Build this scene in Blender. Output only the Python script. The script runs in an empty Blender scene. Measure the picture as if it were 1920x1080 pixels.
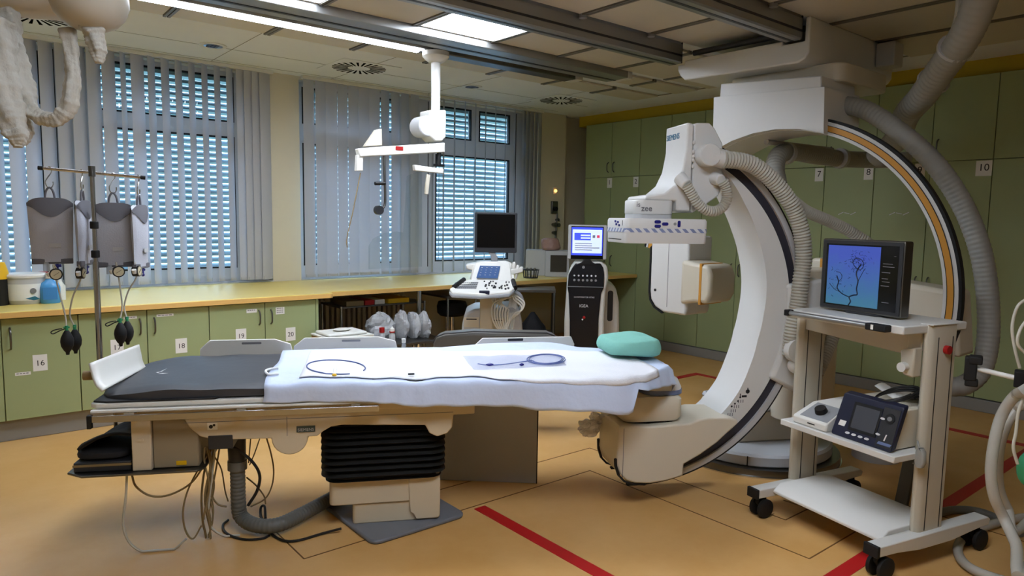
import bpy, bmesh, math, random
from mathutils import Vector, Matrix
random.seed(7)
PI = math.pi
SC = bpy.context.scene
COL = SC.collection
# ---------------------------------------------------------------- measuring
# the room: x runs along the window wall, y towards it, z up; the eye stands at (0, 0, 1.6)
EYE = Vector((0, 0, 1.6))
FOC, YAW, PIT, ROL = 1303.664, 0.686590313, 0.09967659, -0.016270927
_f = Vector((math.sin(YAW)*math.cos(PIT), math.cos(YAW)*math.cos(PIT), -math.sin(PIT)))
_r = Vector((math.cos(YAW), -math.sin(YAW), 0)); _d = _f.cross(_r)
AX_R = _r*math.cos(ROL) + _d*math.sin(ROL); AX_D = _d*math.cos(ROL) - _r*math.sin(ROL); AX_F = _f
def ray(px, py): return AX_R*((px-960)/FOC) + AX_D*((py-540)/FOC) + AX_F
def hit(px, py, o, n):
    d = ray(px, py); return EYE + d*((Vector(o)-EYE).dot(n)/d.dot(n))
def XP(px, py, x): return hit(px, py, (x, 0, 0), Vector((1, 0, 0)))
def YP(px, py, y): return hit(px, py, (0, y, 0), Vector((0, 1, 0)))
def ZP(px, py, z): return hit(px, py, (0, 0, z), Vector((0, 0, 1)))
def DP(px, py, d): return EYE + ray(px, py)*d
# the frame of the operating table and of the floor C-arm
TH = math.radians(-27.5); T0 = Vector((1.85, 3.24, 0))
TU = Vector((math.cos(TH), math.sin(TH), 0)); TV = Vector((-TU.y, TU.x, 0))
def TP(px, py, v):
    p = hit(px, py, T0+TV*v, TV)-T0; return (p.dot(TU), p.z)
def TPV(px, py, v):
    u, z = TP(px, py, v); return Vector((u, v, z))
def TZ(px, py, z):
    p = ZP(px, py, z)-T0; return (p.dot(TU), p.dot(TV))
def TW(u, v, z): return T0 + TU*u + TV*v + Vector((0, 0, z))
# ---------------------------------------------------------------- materials
def srgb(c):
    if isinstance(c, str): c = tuple(int(c[i:i+2], 16)/255 for i in (0, 2, 4))
    return tuple((x/12.92 if x <= .04045 else ((x+.055)/1.055)**2.4) for x in c)
_M = {}
def mat(name, col, rough=.5, metal=0, var=.06, scale=6, bump=0, bscale=60, emit=0, trans=0, alpha=1, ior=1.45, coat=0, spec=.5):
    if name in _M: return _M[name]
    m = bpy.data.materials.new(name); m.use_nodes = True; _M[name] = m
    nt = m.node_tree; b = nt.nodes['Principled BSDF']; c = srgb(col)
    b.inputs['Base Color'].default_value = (*c, 1); b.inputs['Roughness'].default_value = rough
    b.inputs['Metallic'].default_value = metal; b.inputs['IOR'].default_value = ior
    b.inputs['Transmission Weight'].default_value = trans; b.inputs['Alpha'].default_value = alpha
    b.inputs['Specular IOR Level'].default_value = spec
    if coat: b.inputs['Coat Weight'].default_value = coat
    if emit:
        b.inputs['Emission Color'].default_value = (*c, 1); b.inputs['Emission Strength'].default_value = emit
    tc = nt.nodes.new('ShaderNodeTexCoord')
    if var:
        n = nt.nodes.new('ShaderNodeTexNoise'); n.inputs['Scale'].default_value = scale; n.inputs['Detail'].default_value = 4
        r = nt.nodes.new('ShaderNodeMix'); r.data_type = 'RGBA'
        r.inputs[6].default_value = (*[x*(1-var) for x in c], 1); r.inputs[7].default_value = (*[min(1, x*(1+var)) for x in c], 1)
        nt.links.new(tc.outputs['Object'], n.inputs['Vector']); nt.links.new(n.outputs['Fac'], r.inputs[0])
        nt.links.new(r.outputs[2], b.inputs['Base Color'])
    if bump:
        n2 = nt.nodes.new('ShaderNodeTexNoise'); n2.inputs['Scale'].default_value = bscale; n2.inputs['Detail'].default_value = 3
        bp = nt.nodes.new('ShaderNodeBump'); bp.inputs['Strength'].default_value = bump; bp.inputs['Distance'].default_value = .01
        nt.links.new(tc.outputs['Object'], n2.inputs['Vector']); nt.links.new(n2.outputs['Fac'], bp.inputs['Height'])
        nt.links.new(bp.outputs[0], b.inputs['Normal'])
    return m
def M(k): return _M[k]
mat('plastic_white', 'dcdbd4', .35, var=.02)
mat('plastic_cream', 'cfc8b6', .4, var=.02)
mat('plastic_grey', '8f9193', .45, var=.04)
mat('plastic_light_grey', 'b9babb', .4, var=.03)
mat('plastic_dark', '2a2b2e', .45, var=.05)
mat('black', '0d0d0e', .5, var=.1)
mat('slot_black', '060606', 1, var=0, spec=0)
mat('black_gloss', '0a0a0b', .15, var=0)
mat('rubber', '101010', .7, var=.15)
mat('steel', 'b8b8b6', .25, metal=1, var=.03)
mat('steel_dark', '6f6e6a', .35, metal=1, var=.05)
mat('chrome', 'd5d5d5', .12, metal=1, var=0)
mat('alu', 'a2a3a1', .38, metal=.85, var=.04)
mat('hose_grey', '9a9a94', .5, var=.04)
mat('hose_dark', '62625c', .5, var=.04)
mat('hose_light', 'b3b0a4', .5, var=.04)
mat('cable_white', 'b9b4a4', .5, var=.03)
mat('cable_brown', '85714c', .5, var=.05)
mat('cable_black', '141210', .5, var=.05)
mat('paper', 'e6e6e0', .7, var=.02)
mat('ink', '1b1b1d', .6, var=0)
mat('ink_grey', '77777a', .6, var=0)
mat('ink_light', 'd8d8d8', .6, var=0)
mat('logo_teal', '2d6f8f', .5, var=0)
mat('red', 'a01414', .5, var=.05)
mat('navy', '1c2036', .4, var=.05)
mat('button_blue', '23247a', .35, var=0)
mat('yellow', 'e0b010', .5, var=.03)
# ---------------------------------------------------------------- mesh builder
class MB:
    def __init__(s, mtx=None): s.bm = bmesh.new(); s.m = mtx or Matrix()
    def _v(s, p): return s.bm.verts.new(s.m @ Vector(p))
    def face(s, vs):
        try: return s.bm.faces.new(vs)
        except ValueError: return None
    def poly(s, pts): return s.face([s._v(p) for p in pts])
    def box(s, a, b):
        (x0, y0, z0), (x1, y1, z1) = a, b
        v = [s._v(p) for p in ((x0, y0, z0), (x1, y0, z0), (x1, y1, z0), (x0, y1, z0), (x0, y0, z1), (x1, y0, z1), (x1, y1, z1), (x0, y1, z1))]
        for f in ((3, 2, 1, 0), (4, 5, 6, 7), (0, 1, 5, 4), (1, 2, 6, 5), (2, 3, 7, 6), (3, 0, 4, 7)): s.face([v[i] for i in f])
        return s
    def bar(s, a, b, w, h, up=(0, 0, 1)):
        a, b = Vector(a), Vector(b); t = (b-a).normalized(); up = Vector(up)
        x = t.cross(up)
        if x.length < 1e-4: x = t.cross(Vector((1, 0, 0)))
        x.normalize(); y = x.cross(t)
        v = [s._v(p + x*(w/2*i) + y*(h/2*j)) for p in (a, b) for i, j in ((-1, -1), (1, -1), (1, 1), (-1, 1))]
        for f in ((3, 2, 1, 0), (4, 5, 6, 7), (0, 1, 5, 4), (1, 2, 6, 5), (2, 3, 7, 6), (3, 0, 4, 7)): s.face([v[i] for i in f])
        return s
    def loft(s, rings, cap=True, closed=False):
        R = [[s._v(p) for p in r] for r in rings]; n = len(R[0])
        for k in range(len(R)-(0 if closed else 1)):
            A, B = R[k], R[(k+1) % len(R)]
            for i in range(n): s.face([A[i], A[(i+1) % n], B[(i+1) % n], B[i]])
        if cap and not closed: s.face(R[0][::-1]); s.face(R[-1])
        return s
    def prism(s, pts, axis, a, b):
        # pts: 2D outline; axis: the third coordinate's index running a..b
        def P(p, t):
            q = list(p); q.insert(axis, t); return q
        return s.loft([[P(p, a) for p in pts], [P(p, b) for p in pts]])
    def tube(s, pts, r, n=8, cap=True, fold=None):
        pts = [Vector(p) for p in pts]; rs = r if isinstance(r, (list, tuple)) else [r]*len(pts)
        t = (pts[1]-pts[0]).normalized(); x = t.cross(Vector((0, 0, 1)))
        if x.length < .05: x = t.cross(Vector((1, 0, 0)))
        x.normalize(); rings = []
        for i, p in enumerate(pts):
            t = (pts[min(i+1, len(pts)-1)]-pts[max(i-1, 0)]).normalized()
            x = (x - t*x.dot(t)); x = x.normalized() if x.length > 1e-6 else t.orthogonal().normalized()
            y = t.cross(x)
            rings.append([p + (x*math.cos(a) + y*math.sin(a))*(rs[i]*(fold(a, i) if fold else 1)) for a in (2*PI*k/n for k in range(n))])
        return s.loft(rings, cap)
    def cyl(s, a, b, r, r2=None, n=20): return s.tube([a, b], [r, r if r2 is None else r2], n)
    def lathe(s, prof, o=(0, 0, 0), n=24, sx=1, sy=1):
        rings = [[(o[0]+sx*r*math.cos(2*PI*k/n), o[1]+sy*r*math.sin(2*PI*k/n), o[2]+z) for k in range(n)] for r, z in prof]
        return s.loft(rings)
    def ball(s, c, rx, ry=None, rz=None, n=16, m=10):
        ry = rx if ry is None else ry; rz = rx if rz is None else rz
        rings = []
        for j in range(m+1):
            a = -PI/2 + PI*j/m; k = max(math.cos(a), .02)
            rings.append([(c[0]+rx*k*math.cos(2*PI*i/n), c[1]+ry*k*math.sin(2*PI*i/n), c[2]+rz*math.sin(a)) for i in range(n)])
        return s.loft(rings)
    def grid(s, f, nu, nv, thick=0):
        V = [[s._v(f(i/nu, j/nv)) for j in range(nv+1)] for i in range(nu+1)]
        for i in range(nu):
            for j in range(nv): s.face([V[i][j], V[i+1][j], V[i+1][j+1], V[i][j+1]])
        return s
    def rrect(s, w, h, r, n=4): return rrect(w, h, r, n)
def rrect(w, h, r, n=4, cx=0, cy=0):
    out = []
    for (sx, sy, a0) in ((1, 1, 0), (-1, 1, PI/2), (-1, -1, PI), (1, -1, 3*PI/2)):
        for k in range(n+1):
            a = a0 + PI/2*k/n
            out.append((cx+sx*(w/2-r)+r*math.cos(a), cy+sy*(h/2-r)+r*math.sin(a)))
    return out
def arc(c, r, a0, a1, n): return [(c[0]+r*math.cos(math.radians(a0+(a1-a0)*k/n)), c[1]+r*math.sin(math.radians(a0+(a1-a0)*k/n))) for k in range(n+1)]
def smooth_path(pts, k=6):
    pts = [Vector(p) for p in pts]; out = []
    P = [pts[0]*2-pts[1]] + pts + [pts[-1]*2-pts[-2]]
    for i in range(1, len(P)-2):
        a, b, c, d = P[i-1:i+3]
        for j in range(k):
            t = j/k
            out.append(.5*((2*b)+(c-a)*t+(2*a-5*b+4*c-d)*t*t+(3*b-3*c+d-a)*t*t*t))
    out.append(pts[-1]); return out
def resample(pts, step):
    pts = [Vector(p) for p in pts]; out = [pts[0]]; acc = 0
    for a, b in zip(pts, pts[1:]):
        L = (b-a).length; t = step-acc
        while t <= L and L > 0: out.append(a+(b-a)*(t/L)); t += step
        acc = L-(t-step)
    return out
def corrugated(pts, r, pitch=.016, amp=.06, n=12):
    q = resample(smooth_path(pts, 12), pitch/4); rs = [r*(1+amp*(1, .3, -1, .3)[i % 4]) for i in range(len(q))]
    return q, rs
def crumple(c, r, seed, amp=.25, n=18, m=12, flat=0, up=None):
    # a lump of crumpled film or foil: a ball with sharp random creases
    rn = random.Random(seed); mb = MB(); c = Vector(c); rings = []
    dirs = [(Vector((rn.gauss(0, 1), rn.gauss(0, 1), rn.gauss(0, 1))).normalized(), rn.uniform(.5, 1)) for _ in range(26)]
    for j in range(m+1):
        a = -PI/2+PI*j/m; k = max(math.cos(a), .03); ring = []
        for i in range(n):
            d = Vector((k*math.cos(2*PI*i/n), k*math.sin(2*PI*i/n), math.sin(a)))
            h = max(w_*d.dot(q)**6 if d.dot(q) > 0 else 0 for q, w_ in dirs); s = 1-amp+amp*h*1.3+rn.uniform(-.05, .05)
            p = Vector((d.x*r[0]*s, d.y*r[1]*s, d.z*r[2]*s))
            if flat: p.z = max(p.z, -r[2]*.8)
            ring.append(tuple(c+p))
        rings.append(ring)
    return mb.loft(rings)
# ---------------------------------------------------------------- objects
class Fr: pass
def tag(o, label=None, cat=None, group=None, kind=None):
    if label: o['label'] = label
    if cat: o['category'] = cat
    if group: o['group'] = group
    if kind: o['kind'] = kind
    return o
def thing(name, label, cat, loc=(0, 0, 0), rz=0, group=None):
    o = bpy.data.objects.new(name, None); COL.objects.link(o); o.empty_display_size = .1
    o.location = loc; o.rotation_euler = (0, 0, rz); return tag(o, label, cat, group)
def basis(o): return Matrix.Translation(o.location) @ o.rotation_euler.to_matrix().to_4x4()
def obj(name, mb, m, parent=None, world=False, bevel=0, smooth=True, seg=2, loc=None, ang=40, sub=0, solid=0, label=None):
    bm = mb.bm
    bmesh.ops.remove_doubles(bm, verts=bm.verts, dist=1e-6)
    bmesh.ops.recalc_face_normals(bm, faces=bm.faces)
    if world and parent is not None:
        r = parent
        while r.parent is not None: r = r.parent
        bm.transform(basis(r).inverted())
    if loc is not None: bm.transform(Matrix.Translation(-Vector(loc)))
    me = bpy.data.meshes.new(name); bm.to_mesh(me); bm.free()
    o = bpy.data.objects.new(name, me); COL.objects.link(o)
    if loc is not None: o.location = loc
    for mm in (m if isinstance(m, (list, tuple)) else [m]): me.materials.append(M(mm) if isinstance(mm, str) else mm)
    if smooth:
        for p in me.polygons: p.use_smooth = True
        me.set_sharp_from_angle(angle=math.radians(ang))
    if solid:
        d = o.modifiers.new('solid', 'SOLIDIFY'); d.thickness = solid; d.offset = 0
    if sub:
        d = o.modifiers.new('sub', 'SUBSURF'); d.levels = d.render_levels = sub
    if bevel:
        d = o.modifiers.new('bevel', 'BEVEL'); d.width = bevel; d.segments = seg; d.limit_method = 'ANGLE'; d.angle_limit = math.radians(35)
    if parent is not None: o.parent = parent
    if label: o['label'] = label
    return o
def single(name, label, cat, mb, m, loc=None, group=None, **k):
    if loc is None:
        vs = [v.co for v in mb.bm.verts]; loc = (sum(v.x for v in vs)/len(vs), sum(v.y for v in vs)/len(vs), min(v.z for v in vs))
    return tag(obj(name, mb, m, None, loc=loc, **k), label, cat, group)
def struct(name, mb, m, parent=None, **k):
    o = obj(name, mb, m, parent, **k)
    if parent is None: o['kind'] = 'structure'
    return o
def copy_tree(o, parent=None):
    c = o.copy(); COL.objects.link(c)
    if parent is not None: c.parent = parent
    for ch in list(o.children): copy_tree(ch, c)
    return c
def lettering(s, size, o, xdir, ydir, m, parent=None, name='lettering', world=True, align='LEFT', depth=.0006, bold=0):
    # flat raised letters: o is the lower left corner, xdir the reading direction
    cu = bpy.data.curves.new('t', 'FONT'); cu.body = s; cu.size = size; cu.extrude = depth; cu.align_x = align; cu.resolution_u = 3; cu.offset = bold
    t = bpy.data.objects.new('t', cu); COL.objects.link(t)
    me = bpy.data.meshes.new_from_object(t.evaluated_get(bpy.context.evaluated_depsgraph_get()))
    bpy.data.objects.remove(t); bpy.data.curves.remove(cu)
    x = Vector(xdir).normalized(); y = Vector(ydir); y = (y-x*y.dot(x)).normalized(); z = x.cross(y)
    mt = Matrix.Translation(o) @ Matrix((x, y, z)).transposed().to_4x4()
    mb = MB(); mb.bm.from_mesh(me); bpy.data.meshes.remove(me); mb.bm.transform(mt)
    return obj(name, mb, m, parent, world=world, smooth=False)
EXPOSURE, SKY, PANEL, STRIP, FILL, SLAT, VTR, SCREEN = 0.1, 22.0, 26, 20, 20.0, -34, .42, .62
LC = (.88, .96, 1.10)
# ================================================================ camera, sky
cam = bpy.data.cameras.new('camera'); co = bpy.data.objects.new('camera', cam); COL.objects.link(co)
cam.sensor_width = 36; cam.lens = FOC/1920*36; cam.clip_start = .05; cam.clip_end = 200
mt = Matrix((AX_R, -AX_D, -AX_F)).transposed().to_4x4(); mt.translation = EYE
co.matrix_world = mt; SC.camera = co
SC.view_settings.view_transform = 'Standard'; SC.view_settings.look = 'None'; SC.view_settings.gamma = 1
SC.view_settings.use_curve_mapping = False; SC.view_settings.exposure = EXPOSURE
SC.cycles.use_denoising = True; SC.cycles.max_bounces = 8; SC.cycles.diffuse_bounces = 5; SC.cycles.glossy_bounces = 4
SC.cycles.transparent_max_bounces = 12; SC.cycles.sample_clamp_indirect = 4; SC.cycles.caustics_reflective = False; SC.cycles.caustics_refractive = False
w = bpy.data.worlds.new('sky'); SC.world = w; w.use_nodes = True; nt = w.node_tree
bg = nt.nodes['Background']; tc = nt.nodes.new('ShaderNodeTexCoord'); sx = nt.nodes.new('ShaderNodeSeparateXYZ'); cr = nt.nodes.new('ShaderNodeValToRGB')
mp = nt.nodes.new('ShaderNodeMapRange'); mp.inputs[1].default_value = -1; mp.inputs[2].default_value = 1
nt.links.new(tc.outputs['Generated'], sx.inputs[0]); nt.links.new(sx.outputs['Z'], mp.inputs[0]); nt.links.new(mp.outputs[0], cr.inputs[0])
e = cr.color_ramp.elements
e[0].position = .0; e[0].color = (.02, .03, .02, 1); e[1].position = 1; e[1].color = (.45, .62, .95, 1)
for p, c in ((.47, (.006, .011, .010, 1)), (.55, (.010, .021, .026, 1)), (.66, (.014, .028, .038, 1)), (.74, (.60, .80, 1.08, 1))):
    q = e.new(p); q.color = c
nt.links.new(cr.outputs[0], bg.inputs[0]); bg.inputs[1].default_value = SKY
# ================================================================ shell
CZ = 3.02
mat('wall_cream', 'd9d0b6', .7, var=.03, bump=.03, bscale=120)
mat('wall_yellow', 'b9a022', .6, var=.03)
mat('ceiling_white', 'e6e9ef', .75, var=.02, bump=.03, bscale=200)
mat('ceiling_panel', 'cfc8b8', .5, var=.03)
mat('profile_grey', '77746c', .45, metal=.3, var=.04)
mat('joint_dark', '6f6a60', .8, var=0)
mat('kick_grey', '8e8c86', .5, var=.05)
# floor: orange-yellow linoleum with soft marbling and scuffs
m = bpy.data.materials.new('floor_linoleum'); m.use_nodes = True; _M['floor'] = m; nt = m.node_tree; b = nt.nodes['Principled BSDF']
tc = nt.nodes.new('ShaderNodeTexCoord'); n1 = nt.nodes.new('ShaderNodeTexNoise'); n1.inputs['Scale'].default_value = 1.4; n1.inputs['Detail'].default_value = 8; n1.inputs['Roughness'].default_value = .65
r1 = nt.nodes.new('ShaderNodeValToRGB'); r1.color_ramp.elements[0].position = .35; r1.color_ramp.elements[1].position = .68
r1.color_ramp.elements[0].color = (*srgb('c99a58'), 1); r1.color_ramp.elements[1].color = (*srgb('d6ab6e'), 1)
nt.links.new(tc.outputs['Object'], n1.inputs['Vector']); nt.links.new(n1.outputs['Fac'], r1.inputs[0]); nt.links.new(r1.outputs[0], b.inputs['Base Color'])
n2 = nt.nodes.new('ShaderNodeTexNoise'); n2.inputs['Scale'].default_value = 3; n2.inputs['Detail'].default_value = 5; r2 = nt.nodes.new('ShaderNodeMapRange'); r2.inputs[3].default_value = .38; r2.inputs[4].default_value = .55
nt.links.new(tc.outputs['Object'], n2.inputs['Vector']); nt.links.new(n2.outputs['Fac'], r2.inputs[0]); nt.links.new(r2.outputs[0], b.inputs['Roughness'])
b.inputs['Specular IOR Level'].default_value = .35
fl = struct('floor', MB().box((-1.8, -2, -.1), (7.7, 7.6, 0)), 'floor')
mat('tape_red', 'b5161a', .5, var=.08, scale=20)
mat('seam', '6b4a1c', .8, var=0)
def strip(name, pts, wd, h, m):
    mb = MB()
    for a, b_ in zip(pts, pts[1:]): mb.bar((*a, h/2), (*b_, h/2), wd, h)
    return obj(name, mb, m, fl, smooth=False)
strip('red_stripe', [(2.235, 2.98), (2.235, -1.5)], .075, .0024, 'tape_red')
strip('red_stripe', [(2.28, 1.39), (6.08, 1.39)], .075, .0024, 'tape_red')
strip('red_stripe', [(6.09, 1.35), (6.09, 4.37)], .075, .0024, 'tape_red')
strip('red_stripe', [(4.5, 4.335), (6.05, 4.335)], .075, .0024, 'tape_red')
for pts in ([(1.234, 3.6), (1.234, 3.007), (3.14, 3.012), (3.14, 1.55), (4.2, 1.55), (4.2, .9)], [(2.2, 3.324), (3.457, 3.324), (3.457, 1.85), (3.7, 1.85), (3.7, 2.0)]):
    strip('seam', pts, .007, .0012, 'seam')
# walls
struct('wall_right', MB().box((7.5, -2, 0), (7.7, 7.6, CZ)), 'wall_cream')
mat('wall_tan', '9a917c', .7, var=.03)
struct('wall_left', MB().box((-1.8, -2, 0), (-1.6, 7.6, CZ)), 'wall_tan')
struct('wall_front', MB().box((-1.8, -2.2, 0), (7.7, -2, CZ)), 'wall_tan')
WIN = [(-.9, 2.62), (2.92, 6.22)]
WY, WB, SILL = 7.08, 7.46, .87
mb = MB(); mb.box((-1.6, WY, 0), (7.5, WB, SILL)); mb.box((-1.6, WY, SILL), (-.9, WB, CZ)); mb.box((2.62, WY, SILL), (2.92, WB, CZ)); mb.box((6.22, WY, SILL), (6.72, WB, CZ))
mb.box((6.72, WY+.14, SILL), (7.5, WB, CZ))
for a, b_ in WIN: mb.box((a, WY, 2.985), (b_, WB, CZ))
struct('wall_back', mb, 'wall_cream', smooth=False)
struct('trim_1', MB().box((6.97, -2, 2.885), (7.5, 7.08, CZ)), 'wall_yellow', smooth=False)   # fascia above the tall cabinets
# ================================================================ ceiling
ce = struct('ceiling', MB().box((-1.8, -2.2, CZ), (7.7, 7.6, CZ+.15)), 'ceiling_white', smooth=False)
# plain tiles near the windows: fine joints
mb = MB()
for x in (-.37, .83, 2.03, 3.23, 4.43, 5.63): mb.box((x-.002, 5.6, CZ-.0015), (x+.002, 7.08, CZ))
mb.box((-1.6, 6.36, CZ-.0015), (6.4, 6.364, CZ)); mb.box((-1.6, 6.9, CZ-.0015), (6.4, 6.904, CZ))
obj('tile_joint', mb, 'joint_dark', ce, smooth=False)
# laminar field: dark border, lowered panels with metal profiles
FX1, FY1, FX0, FY0 = 6.39, 5.58, -1.5, -1.9
mb = MB(); mb.box((FX0, FY1-.012, CZ-.004), (FX1, FY1+.012, CZ)); mb.box((FX1-.012, FY0, CZ-.004), (FX1+.012, FY1, CZ))
obj('field_border', mb, 'profile_grey', ce, smooth=False)
TBX = [-.84, -.12, .60, 1.32, 2.04, 2.76, 3.48, 4.20, 4.92, 5.64]
R1Y, R2Y, R3Y = 3.62, 2.62, 4.60
rows = [(5.2, 5.56), (R3Y+.06, 4.98), (R1Y+.08, R3Y-.06), (R2Y+.07, R1Y-.08), (.4, R2Y-.07), (-1.8, .3)]
panel_bm = MB(); prof = MB()
LIGHTS = [(1.32, 2.04), (2.76, 3.48)]
for ri, (y0, y1) in enumerate(rows):
    xs = [FX0]+TBX+[FX1]
    for a, b_ in zip(xs, xs[1:]):
        if ri == 2 and (a, b_) in LIGHTS: continue
        panel_bm.box((a+.028, y0+.01, CZ-.022), (b_-.028, y1-.01, CZ-.002))
    for x in TBX:
        prof.box((x-.024, y0, CZ-.030), (x-.004, y1, CZ-.001)); prof.box((x+.004, y0, CZ-.030), (x+.024, y1, CZ-.001))
obj('metal_panel', panel_bm, 'ceiling_panel', ce, bevel=.004)
obj('panel_profile', prof, 'profile_grey', ce, smooth=False)
# light panels and the light strip
def glow(name, col, st):
    m = bpy.data.materials.new(name); m.use_nodes = True; nt = m.node_tree; nt.nodes.clear()
    o = nt.nodes.new('ShaderNodeOutputMaterial'); em = nt.nodes.new('ShaderNodeEmission'); em.inputs[0].default_value = (*col, 1); em.inputs[1].default_value = st
    nt.links.new(em.outputs[0], o.inputs[0]); _M[name] = m; return m
glow('panel_glow', LC, PANEL); glow('strip_glow', LC, STRIP)
for i, (a, b_) in enumerate(LIGHTS):
    t = thing('ceiling_light', ['square glowing ceiling light panel near the white ceiling post', 'glowing ceiling light panel at top edge, left of the one by the ceiling post'][1-i], 'light', ((a+b_)/2, 4.1, CZ-.02), 0)
    mb = MB()
    for q in ((a, R1Y+.08, a+.03, R3Y-.06), (b_-.03, R1Y+.08, b_, R3Y-.06), (a, R1Y+.08, b_, R1Y+.11), (a, R3Y-.09, b_, R3Y-.06)): mb.box((q[0], q[1], CZ-.024), (q[2], q[3], CZ-.001))
    obj('light_frame', mb, 'plastic_white', t, world=True, smooth=False)
    obj('diffuser', MB().box((a+.03, R1Y+.11, CZ-.016), (b_-.03, R3Y-.09, CZ-.004)), 'panel_glow', t, world=True, smooth=False)
t = thing('strip_light', 'long narrow glowing strip light along the ceiling rail, ending by the ceiling post', 'light', (1.5, 5.08, CZ-.04))
obj('housing', MB().box((-1.2, 5.0, CZ-.05), (3.2, 5.17, CZ-.001)), 'alu', t, world=True, bevel=.004)
for y in (5.035, 5.115): obj('tube', MB().box((-1.15, y-.018, CZ-.058), (3.14, y+.02, CZ-.0505)), 'strip_glow', t, world=True, smooth=False)
# two unseen light panels, added overhead to match floor and cart brightness
for x in (.6, 1.7):
    t = thing('ceiling_light', 'unseen light panel added overhead to brighten the floor and cart', 'light', (x, .9, CZ-.02), 0, 'light panels added overhead out of view')
    obj('diffuser', MB().box((x-.33, .5, CZ-.034), (x+.33, 1.3, CZ-.024)), glow('fill_glow', LC, FILL) if 'fill_glow' not in _M else 'fill_glow', t, world=True, smooth=False)
# big running rails
def rail(y, z0, wd, x0, x1, label):
    t = thing('ceiling_rail', label, 'rail', ((x0+x1)/2, y, z0))
    obj('beam', MB().prism([(y-wd/2, z0+.01), (y-wd/2+.01, z0), (y+wd/2-.01, z0), (y+wd/2, z0+.01), (y+wd/2, CZ-.03), (y+wd*.35, CZ-.001), (y-wd*.35, CZ-.001), (y-wd/2, CZ-.03)], 0, x0, x1), 'alu', t, world=True, ang=30)
    g = MB(); g.box((x0, y-wd/2-.003, z0+.05), (x1, y-wd/2+.001, z0+.065)); g.box((x0, y+wd/2-.001, z0+.05), (x1, y+wd/2+.003, z0+.065)); g.box((x0, y-.012, z0-.002), (x1, y+.012, z0+.004))
    obj('groove', g, 'plastic_dark', t, world=True, smooth=False)
    for x in TBX[4:]:
        if x < x1:
            c = MB().cyl((x, y-wd/2-.03, CZ-.045), (x, y-wd/2-.03, CZ-.002), .028); obj('end_knob', c, 'plastic_grey', t, world=True)
    obj('end_plate', MB().box((x1, y-wd/2, z0), (x1+.006, y+wd/2, CZ-.01)), 'plastic_dark', t, world=True, smooth=False)
rail(R1Y, 2.85, .13, -1.5, 4.62, 'grey metal ceiling rail running to the left end of the white ceiling carriage')
rail(R2Y, 2.85, .13, -1.5, 4.62, 'grey metal ceiling rail running to the right end of the white ceiling carriage')
t = thing('ceiling_rail', 'wide grey metal ceiling rail along the two glowing panels, next to strip light', 'rail', (2, R3Y, 2.92))
obj('beam', MB().box((-1.5, R3Y-.06, 2.94), (5.1, R3Y+.22, CZ-.001)), 'alu', t, world=True, bevel=.006)
obj('groove', MB().box((-1.5, R3Y+.09, 2.936), (5.1, R3Y+.12, 2.942)), 'plastic_dark', t, world=True, smooth=False)
obj('end_cap', MB().box((5.1, R3Y-.06, 2.935), (5.16, R3Y+.2, CZ-.001)), 'plastic_white', t, world=True, bevel=.006)
t = thing('cable_channel', 'dark grey ceiling channel continuing from the strip light past the post', 'channel', (4, 5.05, 2.95))
obj('channel_body', MB().box((3.22, 4.99, 2.955), (4.85, 5.15, CZ-.001)), 'steel_dark', t, world=True, bevel=.01)
obj('end_cap', MB().box((4.85, 4.99, 2.955), (4.95, 5.15, CZ-.001)), 'plastic_white', t, world=True, bevel=.01)
# radial air diffusers and downlights
def diffuser(x, y, r, label):
    t = thing('air_vent', label, 'vent', (x, y, CZ), 0)
    obj('vent_plate', MB().box((-.3, -.3, -.006), (.3, .3, -.001)), 'ceiling_white', t, bevel=.003)
    mb = MB()
    for k in range(24):
        a = 2*PI*k/24; ca, sa = math.cos(a), math.sin(a)
        p = [(r*.42, -.006), (r, -.012), (r, .012), (r*.42, .006)]
        mb.prism([(x_*ca-y_*sa, x_*sa+y_*ca) for x_, y_ in p], 2, -.0085, -.0055)
    obj('slot', mb, 'slot_black', t, smooth=False)
diffuser(3.19, 6.27, .255, 'square ceiling air vent with swirl slots above the cream pillar')
diffuser(5.83, 6.24, .255, 'square ceiling air vent with swirl slots at the right end of the windows')
diffuser(.6, 6.29, .255, 'ceiling air vent with swirl slots half hidden behind fabric covered lamp head')
for x, y, l in ((1.86, 6.32, 'round chrome downlight in the ceiling over left window'), (4.54, 6.28, 'round chrome downlight in the ceiling over right window')):
    t = thing('downlight', l, 'light', (x, y, CZ))
    obj('trim_ring', MB().lathe([(.075, -.001), (.11, -.001), (.11, -.008), (.1, -.012), (.078, -.01), (.075, -.001)]), 'plastic_white', t)
    obj('reflector', MB().lathe([(.0745, -.0015), (.0745, -.009), (.05, -.004), (.0, -.003)]), 'chrome', t)
    g = MB()
    for q in (-.03, .0, .03): g.box((q-.012, -.06, -.0095), (q+.012, .06, -.0085))
    obj('lamp_grille', g, 'plastic_dark', t, smooth=False)
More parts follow.
